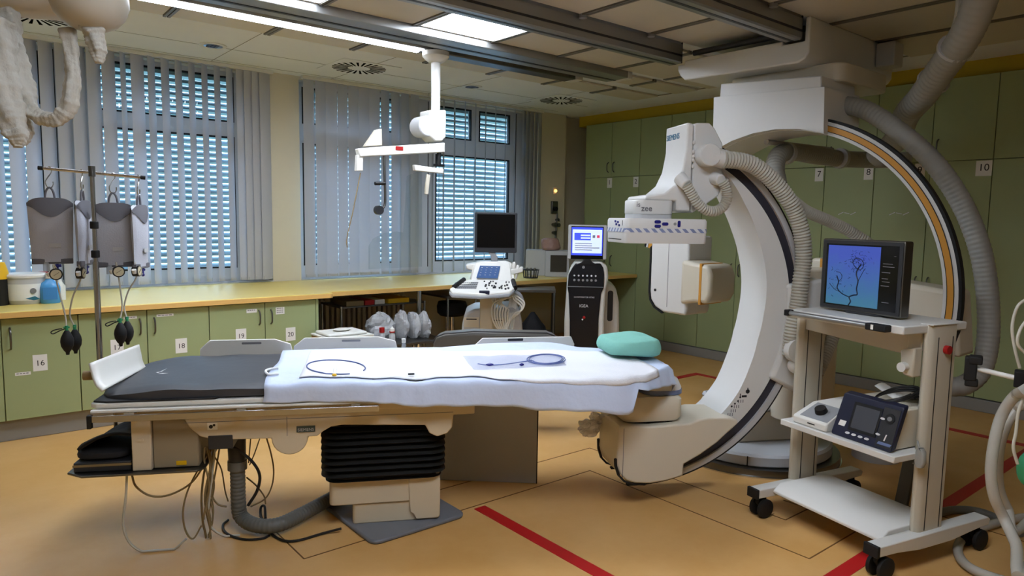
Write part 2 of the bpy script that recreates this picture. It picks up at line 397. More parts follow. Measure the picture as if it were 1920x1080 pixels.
# ================================================================ windows, outside shutters, vertical blinds
mat('frame_white', 'd4d4d6', .4, var=.02)
mat('gasket', '111113', .6, var=0)
m = bpy.data.materials.new('window_glass'); m.use_nodes = True; _M['glass'] = m; nt = m.node_tree; nt.nodes.clear()
o_ = nt.nodes.new('ShaderNodeOutputMaterial'); mx = nt.nodes.new('ShaderNodeMixShader'); tr = nt.nodes.new('ShaderNodeBsdfTransparent'); gl = nt.nodes.new('ShaderNodeBsdfGlossy'); gl.inputs['Roughness'].default_value = .02
tr.inputs[0].default_value = (.9, .95, .95, 1); mx.inputs[0].default_value = .05
nt.links.new(tr.outputs[0], mx.inputs[1]); nt.links.new(gl.outputs[0], mx.inputs[2]); nt.links.new(mx.outputs[0], o_.inputs[0])
FY0_, FY1_ = 7.2, 7.27
def window(n, x0, x1, panes):
    t = MB()
    xs = sorted({x0, x1}|{p[0] for p in panes}|{p[1] for p in panes}); zs = sorted({.9, 2.985}|{p[2] for p in panes}|{p[3] for p in panes})
    for a, b_ in zip(xs, xs[1:]):
        for c, d in zip(zs, zs[1:]):
            mx_, mz = (a+b_)/2, (c+d)/2
            if any(p[0] < mx_ < p[1] and p[2] < mz < p[3] for p in panes): continue
            t.box((a, FY0_, c), (b_, FY1_, d))
    t.box((x0, 7.06, .895), (x1, 7.2, .925))
    w_ = struct('window_%d' % n, t, 'frame_white', smooth=False)
    for p in panes:
        obj('pane', MB().box((p[0]-.005, 7.232, p[2]-.005), (p[1]+.005, 7.238, p[3]+.005)), 'glass', w_, smooth=False)
        g = MB(); e_ = .016
        for q in ((p[0], p[2], p[0]+e_, p[3]), (p[1]-e_, p[2], p[1], p[3]), (p[0], p[2], p[1], p[2]+e_), (p[0], p[3]-e_, p[1], p[3])): g.box((q[0], 7.195, q[1]), (q[2], 7.23, q[3]))
        obj('gasket', g, 'gasket', w_, smooth=False)
    # sash seams between the leaves
    g = MB()
    for p in panes:
        if p[3]-p[2] > 1: g.box((p[0]-.11, 7.197, 1.0), (p[0]-.1, 7.201, 2.97)); g.box((p[1]+.1, 7.197, 1.0), (p[1]+.11, 7.201, 2.97))
    obj('sash_seam', g, 'gasket', w_, smooth=False)
    return w_
w1 = window(1, -.9, 2.62, [(-.75, .70, 1.06, 2.36), (-.75, .70, 2.50, 2.94), (1.13, 2.30, 1.06, 2.36), (1.13, 2.30, 2.50, 2.94)])
w2 = window(2, 2.92, 6.22, [(3.0, 4.16, 1.06, 2.36), (3.0, 4.16, 2.56, 2.94), (4.67, 5.82, 1.06, 2.36), (4.67, 5.2, 2.56, 2.94), (5.32, 5.82, 2.56, 2.94)])
mat('shutter_blue', '9fb4c0', .4, metal=.0, var=.03)
for (x0, x1), l in zip(WIN, ('pale blue outside slat shutter behind the left window', 'pale blue outside slat shutter behind the right window')):
    t = thing('window_shutter', l, 'shutter', ((x0+x1)/2, 7.42, .9))
    mb = MB(); z = .96
    while z < 3.0:
        prof_ = [(-.042+.084*k/6, .010*(1-((k-3)/3)**2)) for k in range(7)]
        ta = math.radians(SLAT)
        pr_ = [(7.42+y*math.cos(ta)+h*math.sin(ta), z-y*math.sin(ta)+h*math.cos(ta)) for y, h in prof_]
        pr_ += [(y_, z_-.0015) for y_, z_ in pr_[::-1]]
        mb.prism(pr_, 0, x0+.02, x1-.02); z += .062
    obj('shutter_slats', mb, 'shutter_blue', t, world=True)
    mb = MB()
    for k in range(6): xx = x0+.3+(x1-x0-.6)*k/5; mb.box((xx-.004, 7.378, .93), (xx+.004, 7.381, 2.98))
    obj('ladder_tape', mb, 'plastic_grey', t, world=True, smooth=False)
m = bpy.data.materials.new('vane_fabric'); m.use_nodes = True; _M['vane'] = m; nt = m.node_tree; b = nt.nodes['Principled BSDF']; b.inputs['Base Color'].default_value = (*srgb('d9d9da'), 1); b.inputs['Roughness'].default_value = .8
tl = nt.nodes.new('ShaderNodeBsdfTranslucent'); tl.inputs[0].default_value = (*srgb('c6c9d2'), 1); mx = nt.nodes.new('ShaderNodeMixShader'); mx.inputs[0].default_value = VTR
tc = nt.nodes.new('ShaderNodeTexCoord'); nz = nt.nodes.new('ShaderNodeTexNoise'); nz.inputs['Scale'].default_value = 90; bp = nt.nodes.new('ShaderNodeBump'); bp.inputs['Strength'].default_value = .12
nt.links.new(tc.outputs['Object'], nz.inputs['Vector']); nt.links.new(nz.outputs['Fac'], bp.inputs['Height']); nt.links.new(bp.outputs[0], b.inputs['Normal'])
nt.links.new(b.outputs[0], mx.inputs[1]); nt.links.new(tl.outputs[0], mx.inputs[2]); nt.links.new(mx.outputs[0], nt.nodes['Material Output'].inputs[0])
BY = 7.0
def vblind(x0, x1, items, label):
    t = thing('vertical_blind', label, 'blind', ((x0+x1)/2, BY, .95))
    obj('headrail', MB().box((x0, BY-.025, 2.985), (x1, BY+.025, CZ-.001)), 'plastic_white', t, world=True, bevel=.004)
    for x, az in items:
        az += random.uniform(-3, 3)
        dx, dy = math.sin(math.radians(az)), math.cos(math.radians(az)); hw = .0635
        pts = []
        for k in range(7):
            s = -hw+2*hw*k/6; bow = .006*(1-(s/hw)**2); pts.append((x+dx*s+dy*bow, BY+dy*s-dx*bow))
        pts += [(a-dy*.0012, b_+dx*.0012) for a, b_ in pts[::-1]]
        sl = obj('vane', MB().prism(pts, 2, .95, 2.985), 'vane', t, world=True)
        obj('bottom_weight', MB().bar((x-dx*.055, BY-dy*.055, .965), (x+dx*.055, BY+dy*.055, .965), .005, .03), 'plastic_light_grey', sl, world=True, smooth=False)
# (position of each vane along the rail, its azimuth)
xs1 = []
x = -.85
while x < 2.56:
    if x < 1.08: az = 30 if x < .45 else 60
    elif x < 1.5: az = 62 if int(x*10) % 3 else 30
    elif x < 2.25: az = 42
    else: az = 70
    xs1.append((x, az)); x += .113 if x < 2.25 else .075
vblind(-.9, 2.62, xs1, 'half open pale grey vertical blind hanging over the left window')
xs2 = []; x = 2.99
while x < 4.35:
    xs2.append((x, random.choice((93, 90, 79)) if x < 3.75 else 76)); x += .125+random.uniform(-.006, .010)
vblind(2.92, 4.42, xs2, 'nearly closed vertical blind over left half of the right window')
xs3 = []; x = 4.5
while x < 6.2:
    if x < 5.75: xs3.append((x, 41)); x += .155
    else: xs3.append((x, 58)); x += .07
vblind(4.43, 6.22, xs3, 'opened vertical blind with edge-on vanes behind the ultrasound monitor')
# ================================================================ cabinets and worktop along the windows
mat('door_green', '9aa677', .5, var=.03, scale=3)
mat('door_green_dark', '8f9a68', .55, var=.03, scale=3)
mat('cab_edge', '7e8660', .6, var=0)
mat('counter_yellow', 'e2ca70', .35, var=.05, scale=4)
mat('counter_nose', 'dfb46a', .4, var=.04)
CY = 5.8
def plate_number(s, x, y, z, ax, wd, ht, parent, size, drop=.0):
    # a small paper card with a number; ax = 'y' faces -y (reads along x), ax = 'x' faces -x (reads along -y)
    if ax == 'y': mb = MB().box((x-wd/2, y-.002, z-ht/2), (x+wd/2, y, z+ht/2)); c = obj('number_card', mb, 'paper', parent, world=True, smooth=False); q = (x, y-.0021, z-size*.36+drop); xd = (1, 0, 0)
    else: mb = MB().box((x-.002, y-wd/2, z-ht/2), (x, y+wd/2, z+ht/2)); c = obj('number_card', mb, 'paper', parent, world=True, smooth=False); q = (x-.0021, y, z-size*.36+drop); xd = (0, -1, 0)
    lettering(s, size, q, xd, (0, 0, 1), 'ink', parent, 'number', align='CENTER')
def handle(parent, x, y, z0, z1, ax):
    p = [(0, 0), (.028, .15), (.034, .5), (.028, .85), (0, 1)]
    f = (lambda d, t: (x, y-d, z0+(z1-z0)*t)) if ax == 'y' else (lambda d, t: (x-d, y, z0+(z1-z0)*t))
    obj('handle', MB().tube(smooth_path([f(*q) for q in p], 4), .0065, 8), 'steel_dark', parent, world=True)
base = [(-.175, .275, .725, ('15', '16'), 'L'), (.725, 1.172, 1.622, ('17', '18'), 'C'), (1.622, 2.07, 2.52, ('19', '20'), 'C')]
lab = ['green base cabinet numbered 16 at the left edge', 'middle green base cabinet with doors numbered 17 and 18', 'green base cabinet numbered 19 and 20 at the open end of the row']
nz = {'16': (.487, .54), '17': (.966, .60), '18': (1.409, .565), '19': (1.869, .60), '20': (2.289, .575)}
tags_ = {'17': [(1.06, .815, .09, .02)], '18': [(1.30, .815, .12, .018)], '19': [(1.96, .80, .085, .03)], '20': [(2.20, .785, .075, .06)], '16': [(.385, .475, .09, .022)]}
for (a, mid, b_, nums, k), l in zip(base, lab):
    t = thing('base_cabinet', l, 'cabinet', ((a+b_)/2, 6.1, .15))
    obj('body', MB().box((a+.002, CY+.022, .152), (b_-.002, 6.4, .868)), 'door_green_dark', t, world=True, smooth=False)
    for (p, q), num, side in (((a, mid), nums[0], 'R'), ((mid, b_), nums[1], 'L')):
        d = obj('door', MB().box((p+.003, CY, .155), (q-.003, CY+.02, .862)), 'door_green', t, world=True, bevel=.002)
        hx = q-.05 if side == 'R' else p+.05
        handle(d, hx, CY, .655 if num in '1516' else .68, .80, 'y')
        if num in nz:
            plate_number(num, nz[num][0], CY, nz[num][1], 'y', .085, .115, d, .055)
            for tx, tz, tw, th_ in tags_[num]:
                c = obj('name_tag', MB().box((tx-tw/2, CY-.0015, tz-th_/2), (tx+tw/2, CY, tz+th_/2)), 'paper', d, world=True, smooth=False)
                g = MB()
                for r in range(max(1, int(th_/.018))):
                    for s_ in range(4): xx = tx-tw/2+.008+s_*(tw-.016)/4; g.box((xx, CY-.0022, tz+th_/2-.012-r*.017), (xx+(tw-.016)/4-.005, CY-.0015, tz+th_/2-.006-r*.017))
                obj('writing', g, 'ink_grey', d, world=True, smooth=False)
obj('end_panel', MB().box((2.522, CY+.002, .152), (2.545, 6.4, .868)), 'door_green', t, world=True)
struct('baseboard_back', MB().box((-1.6, 5.85, 0), (2.54, 6.4, .15)), 'kick_grey', bevel=.004)
t = thing('worktop', 'long pale yellow worktop running under both windows', 'worktop', (2, 6.4, .87))
obj('top', MB().prism([(-1.6, 5.76), (2.64, 5.76), (2.665, 5.775), (2.672, 5.80), (2.672, 5.87), (6.88, 5.87), (6.88, 7.06), (-1.6, 7.06)], 2, .8705, .915), 'counter_yellow', t, world=True, bevel=.006)
obj('edge_band', MB().prism([(-1.6, 5.757), (2.642, 5.757), (2.668, 5.772), (2.676, 5.80), (2.676, 5.866), (6.88, 5.866), (6.88, 5.875), (2.665, 5.875), (2.66, 5.80), (2.64, 5.766), (-1.6, 5.766)], 2, .8725, .909), 'counter_nose', t, world=True, smooth=False)
for x, y in ((3.66, 5.93), (6.2, 5.93)):
    obj('leg', MB().cyl((x, y, 0), (x, y, .87), .025), 'chrome', t, world=True)
# ================================================================ tall numbered cupboards on the right wall
XR = 6.9; P0, PW = 6.87, .483
numy = {1: 6.409, 2: 5.955, 3: 5.46, 4: 4.98, 5: 4.52, 6: 4.03, 7: 3.547, 8: 3.06, 9: 2.607, 10: 2.104, 11: 1.62, 12: 1.14}
cl = ['tall green cupboard numbered 1 and 2 beside the cream wall', 'tall green cupboard behind the detector head of the C-arm', 'tall green cupboard seen through the near C-arm ring', 'tall green cupboard numbered 7 and 8, seen under the ceiling C-arm', 'tall green cupboard numbered 9 and 10, crossed by the gold striped ring', 'dark tall green cupboard at the right edge, right of number 10']
for u_ in range(6):
    y1 = P0-2*PW*u_; y0 = y1-2*PW; ym = y1-PW
    t = thing('tall_cabinet', cl[u_], 'cabinet', (XR+.3, ym, .1))
    obj('body', MB().box((XR+.022, y0+.002, .11), (7.49, y1-.002, 2.882)), 'cab_edge', t, world=True, smooth=False)
    for k, (p, q) in enumerate(((ym, y1), (y0, ym))):
        n = 2*u_+1+k
        d = obj('door', MB().box((XR, p+.003, .113), (XR+.02, q-.003, 2.162)), 'door_green', t, world=True, bevel=.002)
        hy = p+.05 if k == 0 else q-.05
        handle(d, XR, hy, .99, 1.13, 'x')
        plate_number(str(n), XR, numy[n], 2.09, 'x', .085 if n < 10 else .12, .13, d, .085, drop=.01)
        d2 = obj('upper_door', MB().box((XR, p+.003, 2.168), (XR+.02, q-.003, 2.878)), 'door_green', t, world=True, bevel=.002)
        handle(d2, XR, hy, 2.23, 2.36, 'x')
        if n in (6, 7, 8, 9):
            g = MB(); yy = (p+q)/2+.08
            for s_ in range(3): g.bar((XR-.001, yy-.06*s_, 1.69+.02*(s_ % 2)), (XR-.001, yy-.05-.06*s_, 1.70+.015*((s_+1) % 2)), .002, .006)
            obj('writing', g, 'ink_light', d, world=True, smooth=False)
struct('baseboard_right', MB().box((XR-.02, -2, 0), (7.49, 6.87, .105)), 'kick_grey', bevel=.004)
# ================================================================ operating table (frame u along the table, v away from the eye)
mat('table_beige', 'c9bca2', .45, var=.03)
mat('base_grey', '6e7178', .4, var=.06)
mat('bellows', '1b1b19', .5, var=.15)
mat('pad_vinyl', '3b3c40', .5, var=.08, bump=.15, bscale=14)
mat('pad_side', '1c1c1e', .5, var=.08)
mat('drape', 'c6d2ea', .8, var=.03, bump=.45, bscale=16)
mat('underpad', 'eef0f3', .85, var=.02, bump=.2, bscale=40)
T = thing('operating_table', 'long patient table on a black bellows column with white drape on it', 'table', T0, TH)
def tabletop_outline(e=0):
    return [(-1.37-e, -.33-e), (-1.34-e, -.355-e), (.85, -.355-e), (1.12, -.30-e), (1.36, -.16-e), (1.50+e, -.06), (1.53+e, .02), (1.53+e, .2), (1.49+e, .28), (1.28, .42+e), (1.0, .50+e), (-1.34-e, .50+e), (-1.37-e, .475+e)]
obj('tabletop', MB().prism(tabletop_outline(), 2, .716, .74), 'plastic_white', T, bevel=.006)
obj('edge_profile', MB().box((-1.36, -.376, .6985), (1.0, -.34, .7145)), 'plastic_white', T, bevel=.005)
r_ = obj('side_rail', MB().box((-1.35, -.39, .662), (-.09, -.376, .692)), 'steel', T, bevel=.002)
obj('rail_end', MB().box((-1.368, -.397, .636), (-1.35, -.37, .696)), 'black', r_, bevel=.002)
for u in (-1.2, -.72, -.2): obj('rail_bracket', MB().box((u-.02, -.376, .666), (u+.02, -.33, .698)), 'table_beige', r_, smooth=False)
obj('side_rail', MB().box((-1.35, .515, .668), (1.0, .527, .697)), 'steel', T, bevel=.002)
obj('underframe', MB().box((-1.28, -.33, .656), (.42, .46, .7045)), 'table_beige', T, bevel=.006)
prof_ = [(-1.0, .655), (.39, .655), (.39, .605), (.281, .604), (.276, .54), (.25, .51), (.2, .495), (.16, .515), (.14, .557), (-.271, .577), (-.32, .57), (-.36, .548), (-.385, .527), (-.43, .525)]
prof_ += arc((-.515, .525), .085, 0, -180, 12)[1:] + [(-.86, .53), (-.92, .55), (-.97, .60), (-.99, .645)]
body = obj('frame_body', MB().prism(prof_, 1, -.30, .35), 'table_beige', T, bevel=.006)
obj('cover_seam', MB().box((-.528, -.3015, .535), (-.525, -.299, .63)).box((-.99, -.3015, .618), (.28, -.299, .6205)), 'ink_grey', body, smooth=False)
u0, z0 = TP(556, 810, -.301); u1, z1 = TP(591, 799, -.301)
bd = obj('badge', MB().box((u0, -.304, z0-.002), (u1, -.3, z1+.003)), mat('badge_green', '3d4c49', .5, var=0), body, smooth=False)
lettering('SIEMENS', .0205, TW((u0+u1)/2, -.3045, z0+.004), TU, (0, 0, 1), 'plastic_light_grey', body, align='CENTER')
u0, z0 = TP(389, 806, -.301); s_ = obj('sticker', MB().box((u0, -.303, z0), (u0+.045, -.3, z0+.034)), 'paper', body, smooth=False)
obj('symbol', MB().cyl((u0+.016, -.3036, z0+.015), (u0+.016, -.303, z0+.015), .009).cyl((u0+.03, -.3036, z0+.022), (u0+.03, -.303, z0+.022), .006), 'ink', body, smooth=False)
obj('cable_port', MB().box((-.885, -.303, .485), (-.775, -.1, .553)), 'plastic_dark', body, bevel=.004)
# bellows with pleats, steel column, floor plate
rings = []
for k in range(37):
    z = .262+.30*k/36; s = .0 if k % 4 in (0,) else (-.016 if k % 4 in (1, 3) else -.032)
    if k < 2: s -= .02
    rings.append([(-.062+x, -.03+y, z) for x, y in rrect(.63+2*s, .47+2*s, .07)])
obj('bellows', MB().loft(rings), 'bellows', T, ang=20)
c_ = obj('column', MB().prism(rrect(.563, .42, .03, cx=-.056), 2, .128, .27), 'table_beige', T, bevel=.006)
obj('column_foot', MB().prism(rrect(.446, .40, .02, cx=0), 2, .02, .129), 'table_beige', c_, bevel=.006)
obj('service_cover', MB().prism([(.06, .262), (.225, .262), (.225, .04), (.215, .03), (.1, .03), (.085, .06), (.07, .07), (.065, .13)], 1, -.217, -.19), 'table_beige', c_, bevel=.006)
mb = MB(); mb.prism([(x, y) for x, y in rrect(.56, .60, .05, cx=1.825, cy=3.22)], 2, 0, .022)
obj('floor_plate', mb, 'base_grey', T, world=True, bevel=.008)
# pad
def pad_top(u, v):
    z = .795 + .006*math.sin(u*7+v*3)*math.sin(v*5+1)
    e = u+1.36
    if e < .3: z -= .03*(1-e/.3)**2
    d = min(v+.335, .49-v)
    if d < .03: z -= .012*(1-max(d, 0)/.03)**2
    z += .004*math.sin(19*u+11*v)*math.exp(-((u+1.0)/.2)**2)
    return z
mb = MB(); NU, NV = 40, 18; top = []; U = [(-1.355+i*(1.5/NU)) for i in range(NU+1)]
V = [-.335+.825*j/NV for j in range(NV+1)]
def padpt(u, v, z):
    e = u+1.355
    if e < .22:  # rounded head end
        k = math.sqrt(max(0, 1-(1-e/.22)**2)); c = .08; v = c+(v-c)*(.72+.28*k)
    return (u, v, z)
A_ = [[mb._v(padpt(u, v, pad_top(u, v))) for v in V] for u in U]; B_ = [[mb._v(padpt(u, v, .748)) for v in V] for u in U]
for i in range(NU):
    for j in range(NV):
        mb.face([A_[i][j], A_[i+1][j], A_[i+1][j+1], A_[i][j+1]]); mb.face([B_[i][j+1], B_[i+1][j+1], B_[i+1][j], B_[i][j]])
for i in range(NU):
    for j in (0, NV): mb.face([A_[i][j], B_[i][j], B_[i+1][j], A_[i+1][j]])
for j in range(NV):
    for i in (0, NU): mb.face([A_[i][j], A_[i][j+1], B_[i][j+1], B_[i][j]])
P_ = thing('mattress_pad', 'dark grey vinyl table mattress showing at the left of the white drape', 'mattress', TW(0, 0, .741), TH)
P_.location = T0
obj('pad_body', mb, 'pad_vinyl', P_, ang=60)
obj('lower_flap', MB().prism([(-1.36, -.33), (-1.30, -.352), (-.84, -.352), (-.8, -.30), (-.8, .45), (-1.36, .45)], 2, .7405, .749), 'pad_side', P_, bevel=.003)
g = MB()
a = Vector(TPV(291, 693, -.1)); 
u0, v0 = TZ(292, 694, .797); u1, v1 = TZ(314, 686, .797)
mk = [(u0, v0), ((u0+u1)/2, v0-.02), (u1, v1), ((u0+u1)/2+.01, v0+.015)]
def on_pad(u, v, o=.0015): return pad_top(u, v)+o
g.poly([(u, v, on_pad(u, v, .003)) for u, v in mk])
g.poly([(u+.02, v-.045, on_pad(u+.02, v-.045, .003)) for u, v in [(u0, v0), (u0+.03, v0-.01), (u0+.05, v0+.005), (u0+.02, v0+.012)]])
obj('white_mark', g, 'paper', P_, smooth=False)
# surgical drape: one cloth over the table, hanging down on the near side and the head end
def dn(u, v): return .5*math.sin(9*u+2)*math.sin(7*v+1)+.3*math.sin(17*u-5*v)+.25*math.sin(23*v+8*u)
def lerp_tab(tab, x):
    if x <= tab[0][0]: return tab[0][1]
    for (a, p), (b, q) in zip(tab, tab[1:]):
        if x <= b: return p+(q-p)*(x-a)/(b-a)
    return tab[-1][1]
NEAR = [(-.6, -.345), (.5, -.365), (.85, -.39), (1.15, -.395), (1.28, -.35), (1.45, -.2), (1.56, -.08)]
FAR = [(-.6, .505), (.9, .53), (1.05, .53), (1.25, .45), (1.45, .32), (1.56, .22)]
TOPZ = [(-.6, .803), (-.3, .806), (.2, .80), (.5, .79), (.9, .785), (1.56, .79)]
BOT = [(-.6, .722), (-.12, .71), (.08, .684), (.3, .675), (.56, .662), (.67, .645), (.95, .637), (1.12, .615), (1.19, .605), (1.215, .735), (1.40, .705), (1.56, .69)]
def drape_pt(s, t, off=0):
    # s along, t across: 0..1 (0 near hem, 1 far hem)
    SE = .90
    if s < SE: u = -.625+(1.52+.625)*s/SE; drop = 0; out = 0
    else: u = 1.52; drop = (s-SE)/(1-SE); out = .012*math.sin(drop*3)
    vn, vf, zt, zb = lerp_tab(NEAR, u), lerp_tab(FAR, u), lerp_tab(TOPZ, u), lerp_tab(BOT, u)
    rr = .03
    if t < .2:
        k = 1-t/.2
        z = zt-rr-(zt-rr-zb)*max(0, (k-.25)/.75) if k > .25 else zt-rr*(k/.25)**2
        v = vn-rr*min(1, (k/.25))**.5*.9 - .010*k*(1+math.sin(u*7+1)) 
        v -= .05*max(0, k-.2)*max(0, u-.6)
    elif t > .86:
        k = (t-.86)/.14; z = zt-.09*k**1.3; v = vf+.025*min(1, k*2)
    else:
        q = (t-.2)/.66; v = vn+(vf-vn)*q; z = zt+.006*dn(u, v)
        if 0.3 < u < 1.2: z += .045*max(0, (q-.72)/.28)**1.5*math.sin(PI*(u-.3)/.9)
        z -= .012*math.exp(-((u-.1)/.12)**2)*math.exp(-((v+.3)/.1)**2)
    if t < .3:
        v -= .007*math.sin(u*38+3*math.sin(u*9))*min(1, (1-t/.3)*1.6)*(.5+.5*math.sin(u*5+1)); z += .003*math.sin(31*u+2)
    if drop:
        z -= drop*.15*min(1, max(.0, t/.2)) ; u += .015+out
        v += .01*math.sin(drop*5+v*9)
    u += .008*math.sin(t*13) if s < .02 else 0
    return (u, v, z+off)
mb = MB(); mb.grid(lambda s, t: drape_pt(s, t), 80, 44)
D_ = thing('surgical_drape', 'pale blue surgical drape spread over the right part of the table', 'drape', T0, TH)
dr = obj('drape_sheet', mb, 'drape', D_, ang=180, solid=.0025)
# white absorbent underpad laid over the drape
def up(s, t):
    u = -.47+(1.40+.47)*s
    q = lerp_tab([(-.47, .26), (.45, .22), (.62, .17), (1.4, .13)], u)
    p = drape_pt((u+.625)/2.145*.90, q+(lerp_tab([(0, .80), (.45, .73), (1.4, .73)], u)-q)*t, 0)
    return (p[0], p[1], p[2]+.0085)
U_ = thing('absorbent_sheet', 'white quilted absorbent sheet lying on top of the pale blue drape', 'sheet', T0, TH)
m = bpy.data.materials.new('quilted_white'); m.use_nodes = True; _M['quilt'] = m; nt = m.node_tree; b = nt.nodes['Principled BSDF']; b.inputs['Base Color'].default_value = (*srgb('e2e3e7'), 1); b.inputs['Roughness'].default_value = .85
tc = nt.nodes.new('ShaderNodeTexCoord'); ro = nt.nodes.new('ShaderNodeMapping'); ro.inputs['Rotation'].default_value = (0, 0, PI/4); ro.inputs['Scale'].default_value = (60, 60, 60)
ck = nt.nodes.new('ShaderNodeTexVoronoi'); ck.distance = 'CHEBYCHEV'; ck.inputs['Scale'].default_value = 1; ck.inputs['Randomness'].default_value = 0
bp = nt.nodes.new('ShaderNodeBump'); bp.inputs['Strength'].default_value = .5; bp.inputs['Distance'].default_value = .004; bp.invert = True
nt.links.new(tc.outputs['Object'], ro.inputs[0]); nt.links.new(ro.outputs[0], ck.inputs['Vector']); nt.links.new(ck.outputs['Distance'], bp.inputs['Height']); nt.links.new(bp.outputs[0], b.inputs['Normal'])
obj('sheet', MB().grid(up, 60, 24), 'quilt', U_, ang=180, solid=.003)
# what lies on the drape
def on_sheet(px, py, off=.012):
    off += .004
    z = .81
    for _ in range(3):
        u, v = TZ(px, py, z); q = (v-lerp_tab(NEAR, u))/(lerp_tab(FAR, u)-lerp_tab(NEAR, u))
        z = drape_pt((u+.625)/2.145*.90, min(.86, max(.2, .2+.66*q)))[2]
    return Vector((u, v, z+off))
mat('catheter_blue', '5b6aa0', .4, var=.05)
ring = [on_sheet(630+55*math.cos(a), 693+13.5*math.sin(a)+2*math.cos(a), .010) for a in [math.radians(62+ (360-42)*k/40) for k in range(41)]]
t = thing('catheter', 'thin coiled catheter loop with yellow hub lying left on the drape', 'catheter', T0, TH)
obj('catheter_tube', MB().tube(smooth_path(ring, 2), .0032, 6), 'catheter_blue', t)
a, b = on_sheet(630, 688, .012), on_sheet(627, 709, .012)
obj('hub', MB().tube([a, a.lerp(b, .5), b], [.004, .009, .006], 8), 'paper', t)
obj('hub_wing', MB().ball(b, .012, .012, .007), 'yellow', t)
mat('clear_bag', 'b8c4ea', .15, alpha=.18, var=0)
t = thing('catheter_package', 'clear sterile pouch with a coiled blue tube lying right on the drape', 'package', T0, TH)
c1, c2, c3, c4 = on_sheet(868, 672, .01), on_sheet(888, 698, .01), on_sheet(1062, 690, .01), on_sheet(1048, 668, .01)
def bag(s, t_, o=0):
    p = c1.lerp(c4, s).lerp(c2.lerp(c3, s), t_); return (p.x, p.y, p.z+o+.006*math.sin(PI*s)*math.sin(PI*t_)+.002*math.sin(17*s+9*t_))
obj('pouch', MB().grid(lambda s, q: bag(s, q), 20, 8), 'clear_bag', t, ang=180, solid=.001)
coil = [on_sheet(1024+(36-4*(k//24))*math.cos(2*PI*k/24), 680+(10-1*(k//24))*math.sin(2*PI*k/24), .016) for k in range(60)] + [on_sheet(960, 688, .016), on_sheet(920, 691, .014), on_sheet(896, 688, .014)]
obj('coiled_tube', MB().tube(smooth_path(coil, 2), .003, 6), 'catheter_blue', t)
for px, w_ in ((918, .02), (978, .012)):
    q = on_sheet(px, 691, .018); obj('blue_grip', MB().tube([q-Vector((w_, 0, 0)), q, q+Vector((w_, 0, 0))], [.004, .009, .004], 8), 'button_blue', t)
q = on_sheet(771, 708, .014); t = single('clip', 'tiny black clip lying near the front edge of the white sheet', 'clip', MB().box((-.016, -.005, 0), (.016, .005, .008)), 'black', bevel=.002); t.location = TW(q.x, q.y, q.z); t.rotation_euler.z = TH
lp = [on_sheet(522, 694, .006), on_sheet(508, 695, .006), on_sheet(498, 700, .008), on_sheet(505, 706, .006), on_sheet(522, 705, .006)]
obj('tie_loop', MB().tube(smooth_path(lp, 5), .006, 6), 'underpad', D_)
# green covered head cushion
t = thing('head_cushion', 'turquoise cloth covered head cushion at the right end of the table', 'cushion', T0, TH)
mat('cloth_teal', '7fbdae', .85, var=.08, bump=1.0, bscale=13)
def cush(r, z, k): return [(1.40+r*x, .16+r*y, z) for x, y in rrect(.36, .44, .13, 5)]
def cush2(r, z):
    out = []
    for x, y in rrect(.33, .40, .12, 6):
        a = math.atan2(y, x); n = 1+.02*math.sin(5*a+1)+.015*math.sin(11*a+z*50)
        out.append((1.395+r*n*x, .17+r*n*y, z+.006*math.sin(3*a+z*40)))
    return out
obj('cushion_cover', MB().loft([cush2(.86, .812), cush2(.98, .822), cush2(1.02, .85), cush2(.99, .882), cush2(.90, .902), cush2(.86, .906), cush2(.5, .914), cush2(.2, .916)]), 'cloth_teal', t, ang=180, sub=1)
# white shields along the far side and the curved board at the left end
def shield(u0, u1, sl, zb, zt, v, label):
    t = thing('side_shield', label, 'shield', T0, TH)
    o = obj('board', MB().prism([(u0, zb), (u1, zb), (u1-sl*.25, zt-.03), (u1-sl, zt), (u0+sl*.5, zt), (u0+sl*.05, zt-.05)], 1, v, v+.012), 'plastic_white', t, bevel=.004)
    um = (u0+u1)/2; obj('grip_slot', MB().prism(rrect(.11, .012, .005, cx=um+.02, cy=zt-.022), 1, v-.002, v+.002), 'ink_grey', o, smooth=False)
shield(-1.10, -.56, .12, .70, .868, .529, 'white plastic side shield rising behind the dark mattress')
shield(-.58, .06, .14, .70, .872, .529, 'white plastic side shield in front of the cardboard box')
t = thing('side_shield', 'white plastic side shield on the far table edge below the ultrasound machine', 'shield', T0, TH)
ps = [TP(870, 662, .56), TP(885, 652, .56), TP(905, 634, .56), TP(1071, 631, .56), TP(1077, 645, .56), TP(1076, 660, .56)]
o = obj('board', MB().prism([(ps[0][0], .70)]+ps+[(ps[-1][0], .70)], 1, .56, .572), 'plastic_white', t, bevel=.004)
a, b = TP(952, 638, .559), TP(981, 636, .559); obj('grip_slot', MB().prism(rrect(b[0]-a[0], .016, .005, cx=(a[0]+b[0])/2, cy=(a[1]+b[1])/2), 1, .5585, .5605), 'ink', o, smooth=False)
t = thing('end_board', 'white curved board leaning at the left head of the dark mattress', 'board', T0, TH)
q = [[TPV(168, 681, -.25), TPV(259, 646, .30)], [TPV(174, 704, -.28), TPV(263, 664, .30)], [TPV(181, 722, -.31), TPV(266, 678, .30)], [TPV(193, 733, -.33), TPV(272, 690, .30)]]
cols = [smooth_path([r[i] for r in q], 4) for i in (0, 1)]
def eb(s, t_):
    k = s*(len(cols[0])-1); i = min(int(k), len(cols[0])-2); f = k-i
    return cols[0][i].lerp(cols[0][i+1], f).lerp(cols[1][i].lerp(cols[1][i+1], f), t_)
obj('board_sheet', MB().grid(eb, 12, 8), 'plastic_white', t, ang=180, solid=.012)
a = TPV(166, 704, -.2); obj('clamp_knob', MB().cyl(a-Vector((.02, 0, 0)), a+Vector((.02, 0, 0)), .022), 'cable_brown', t)
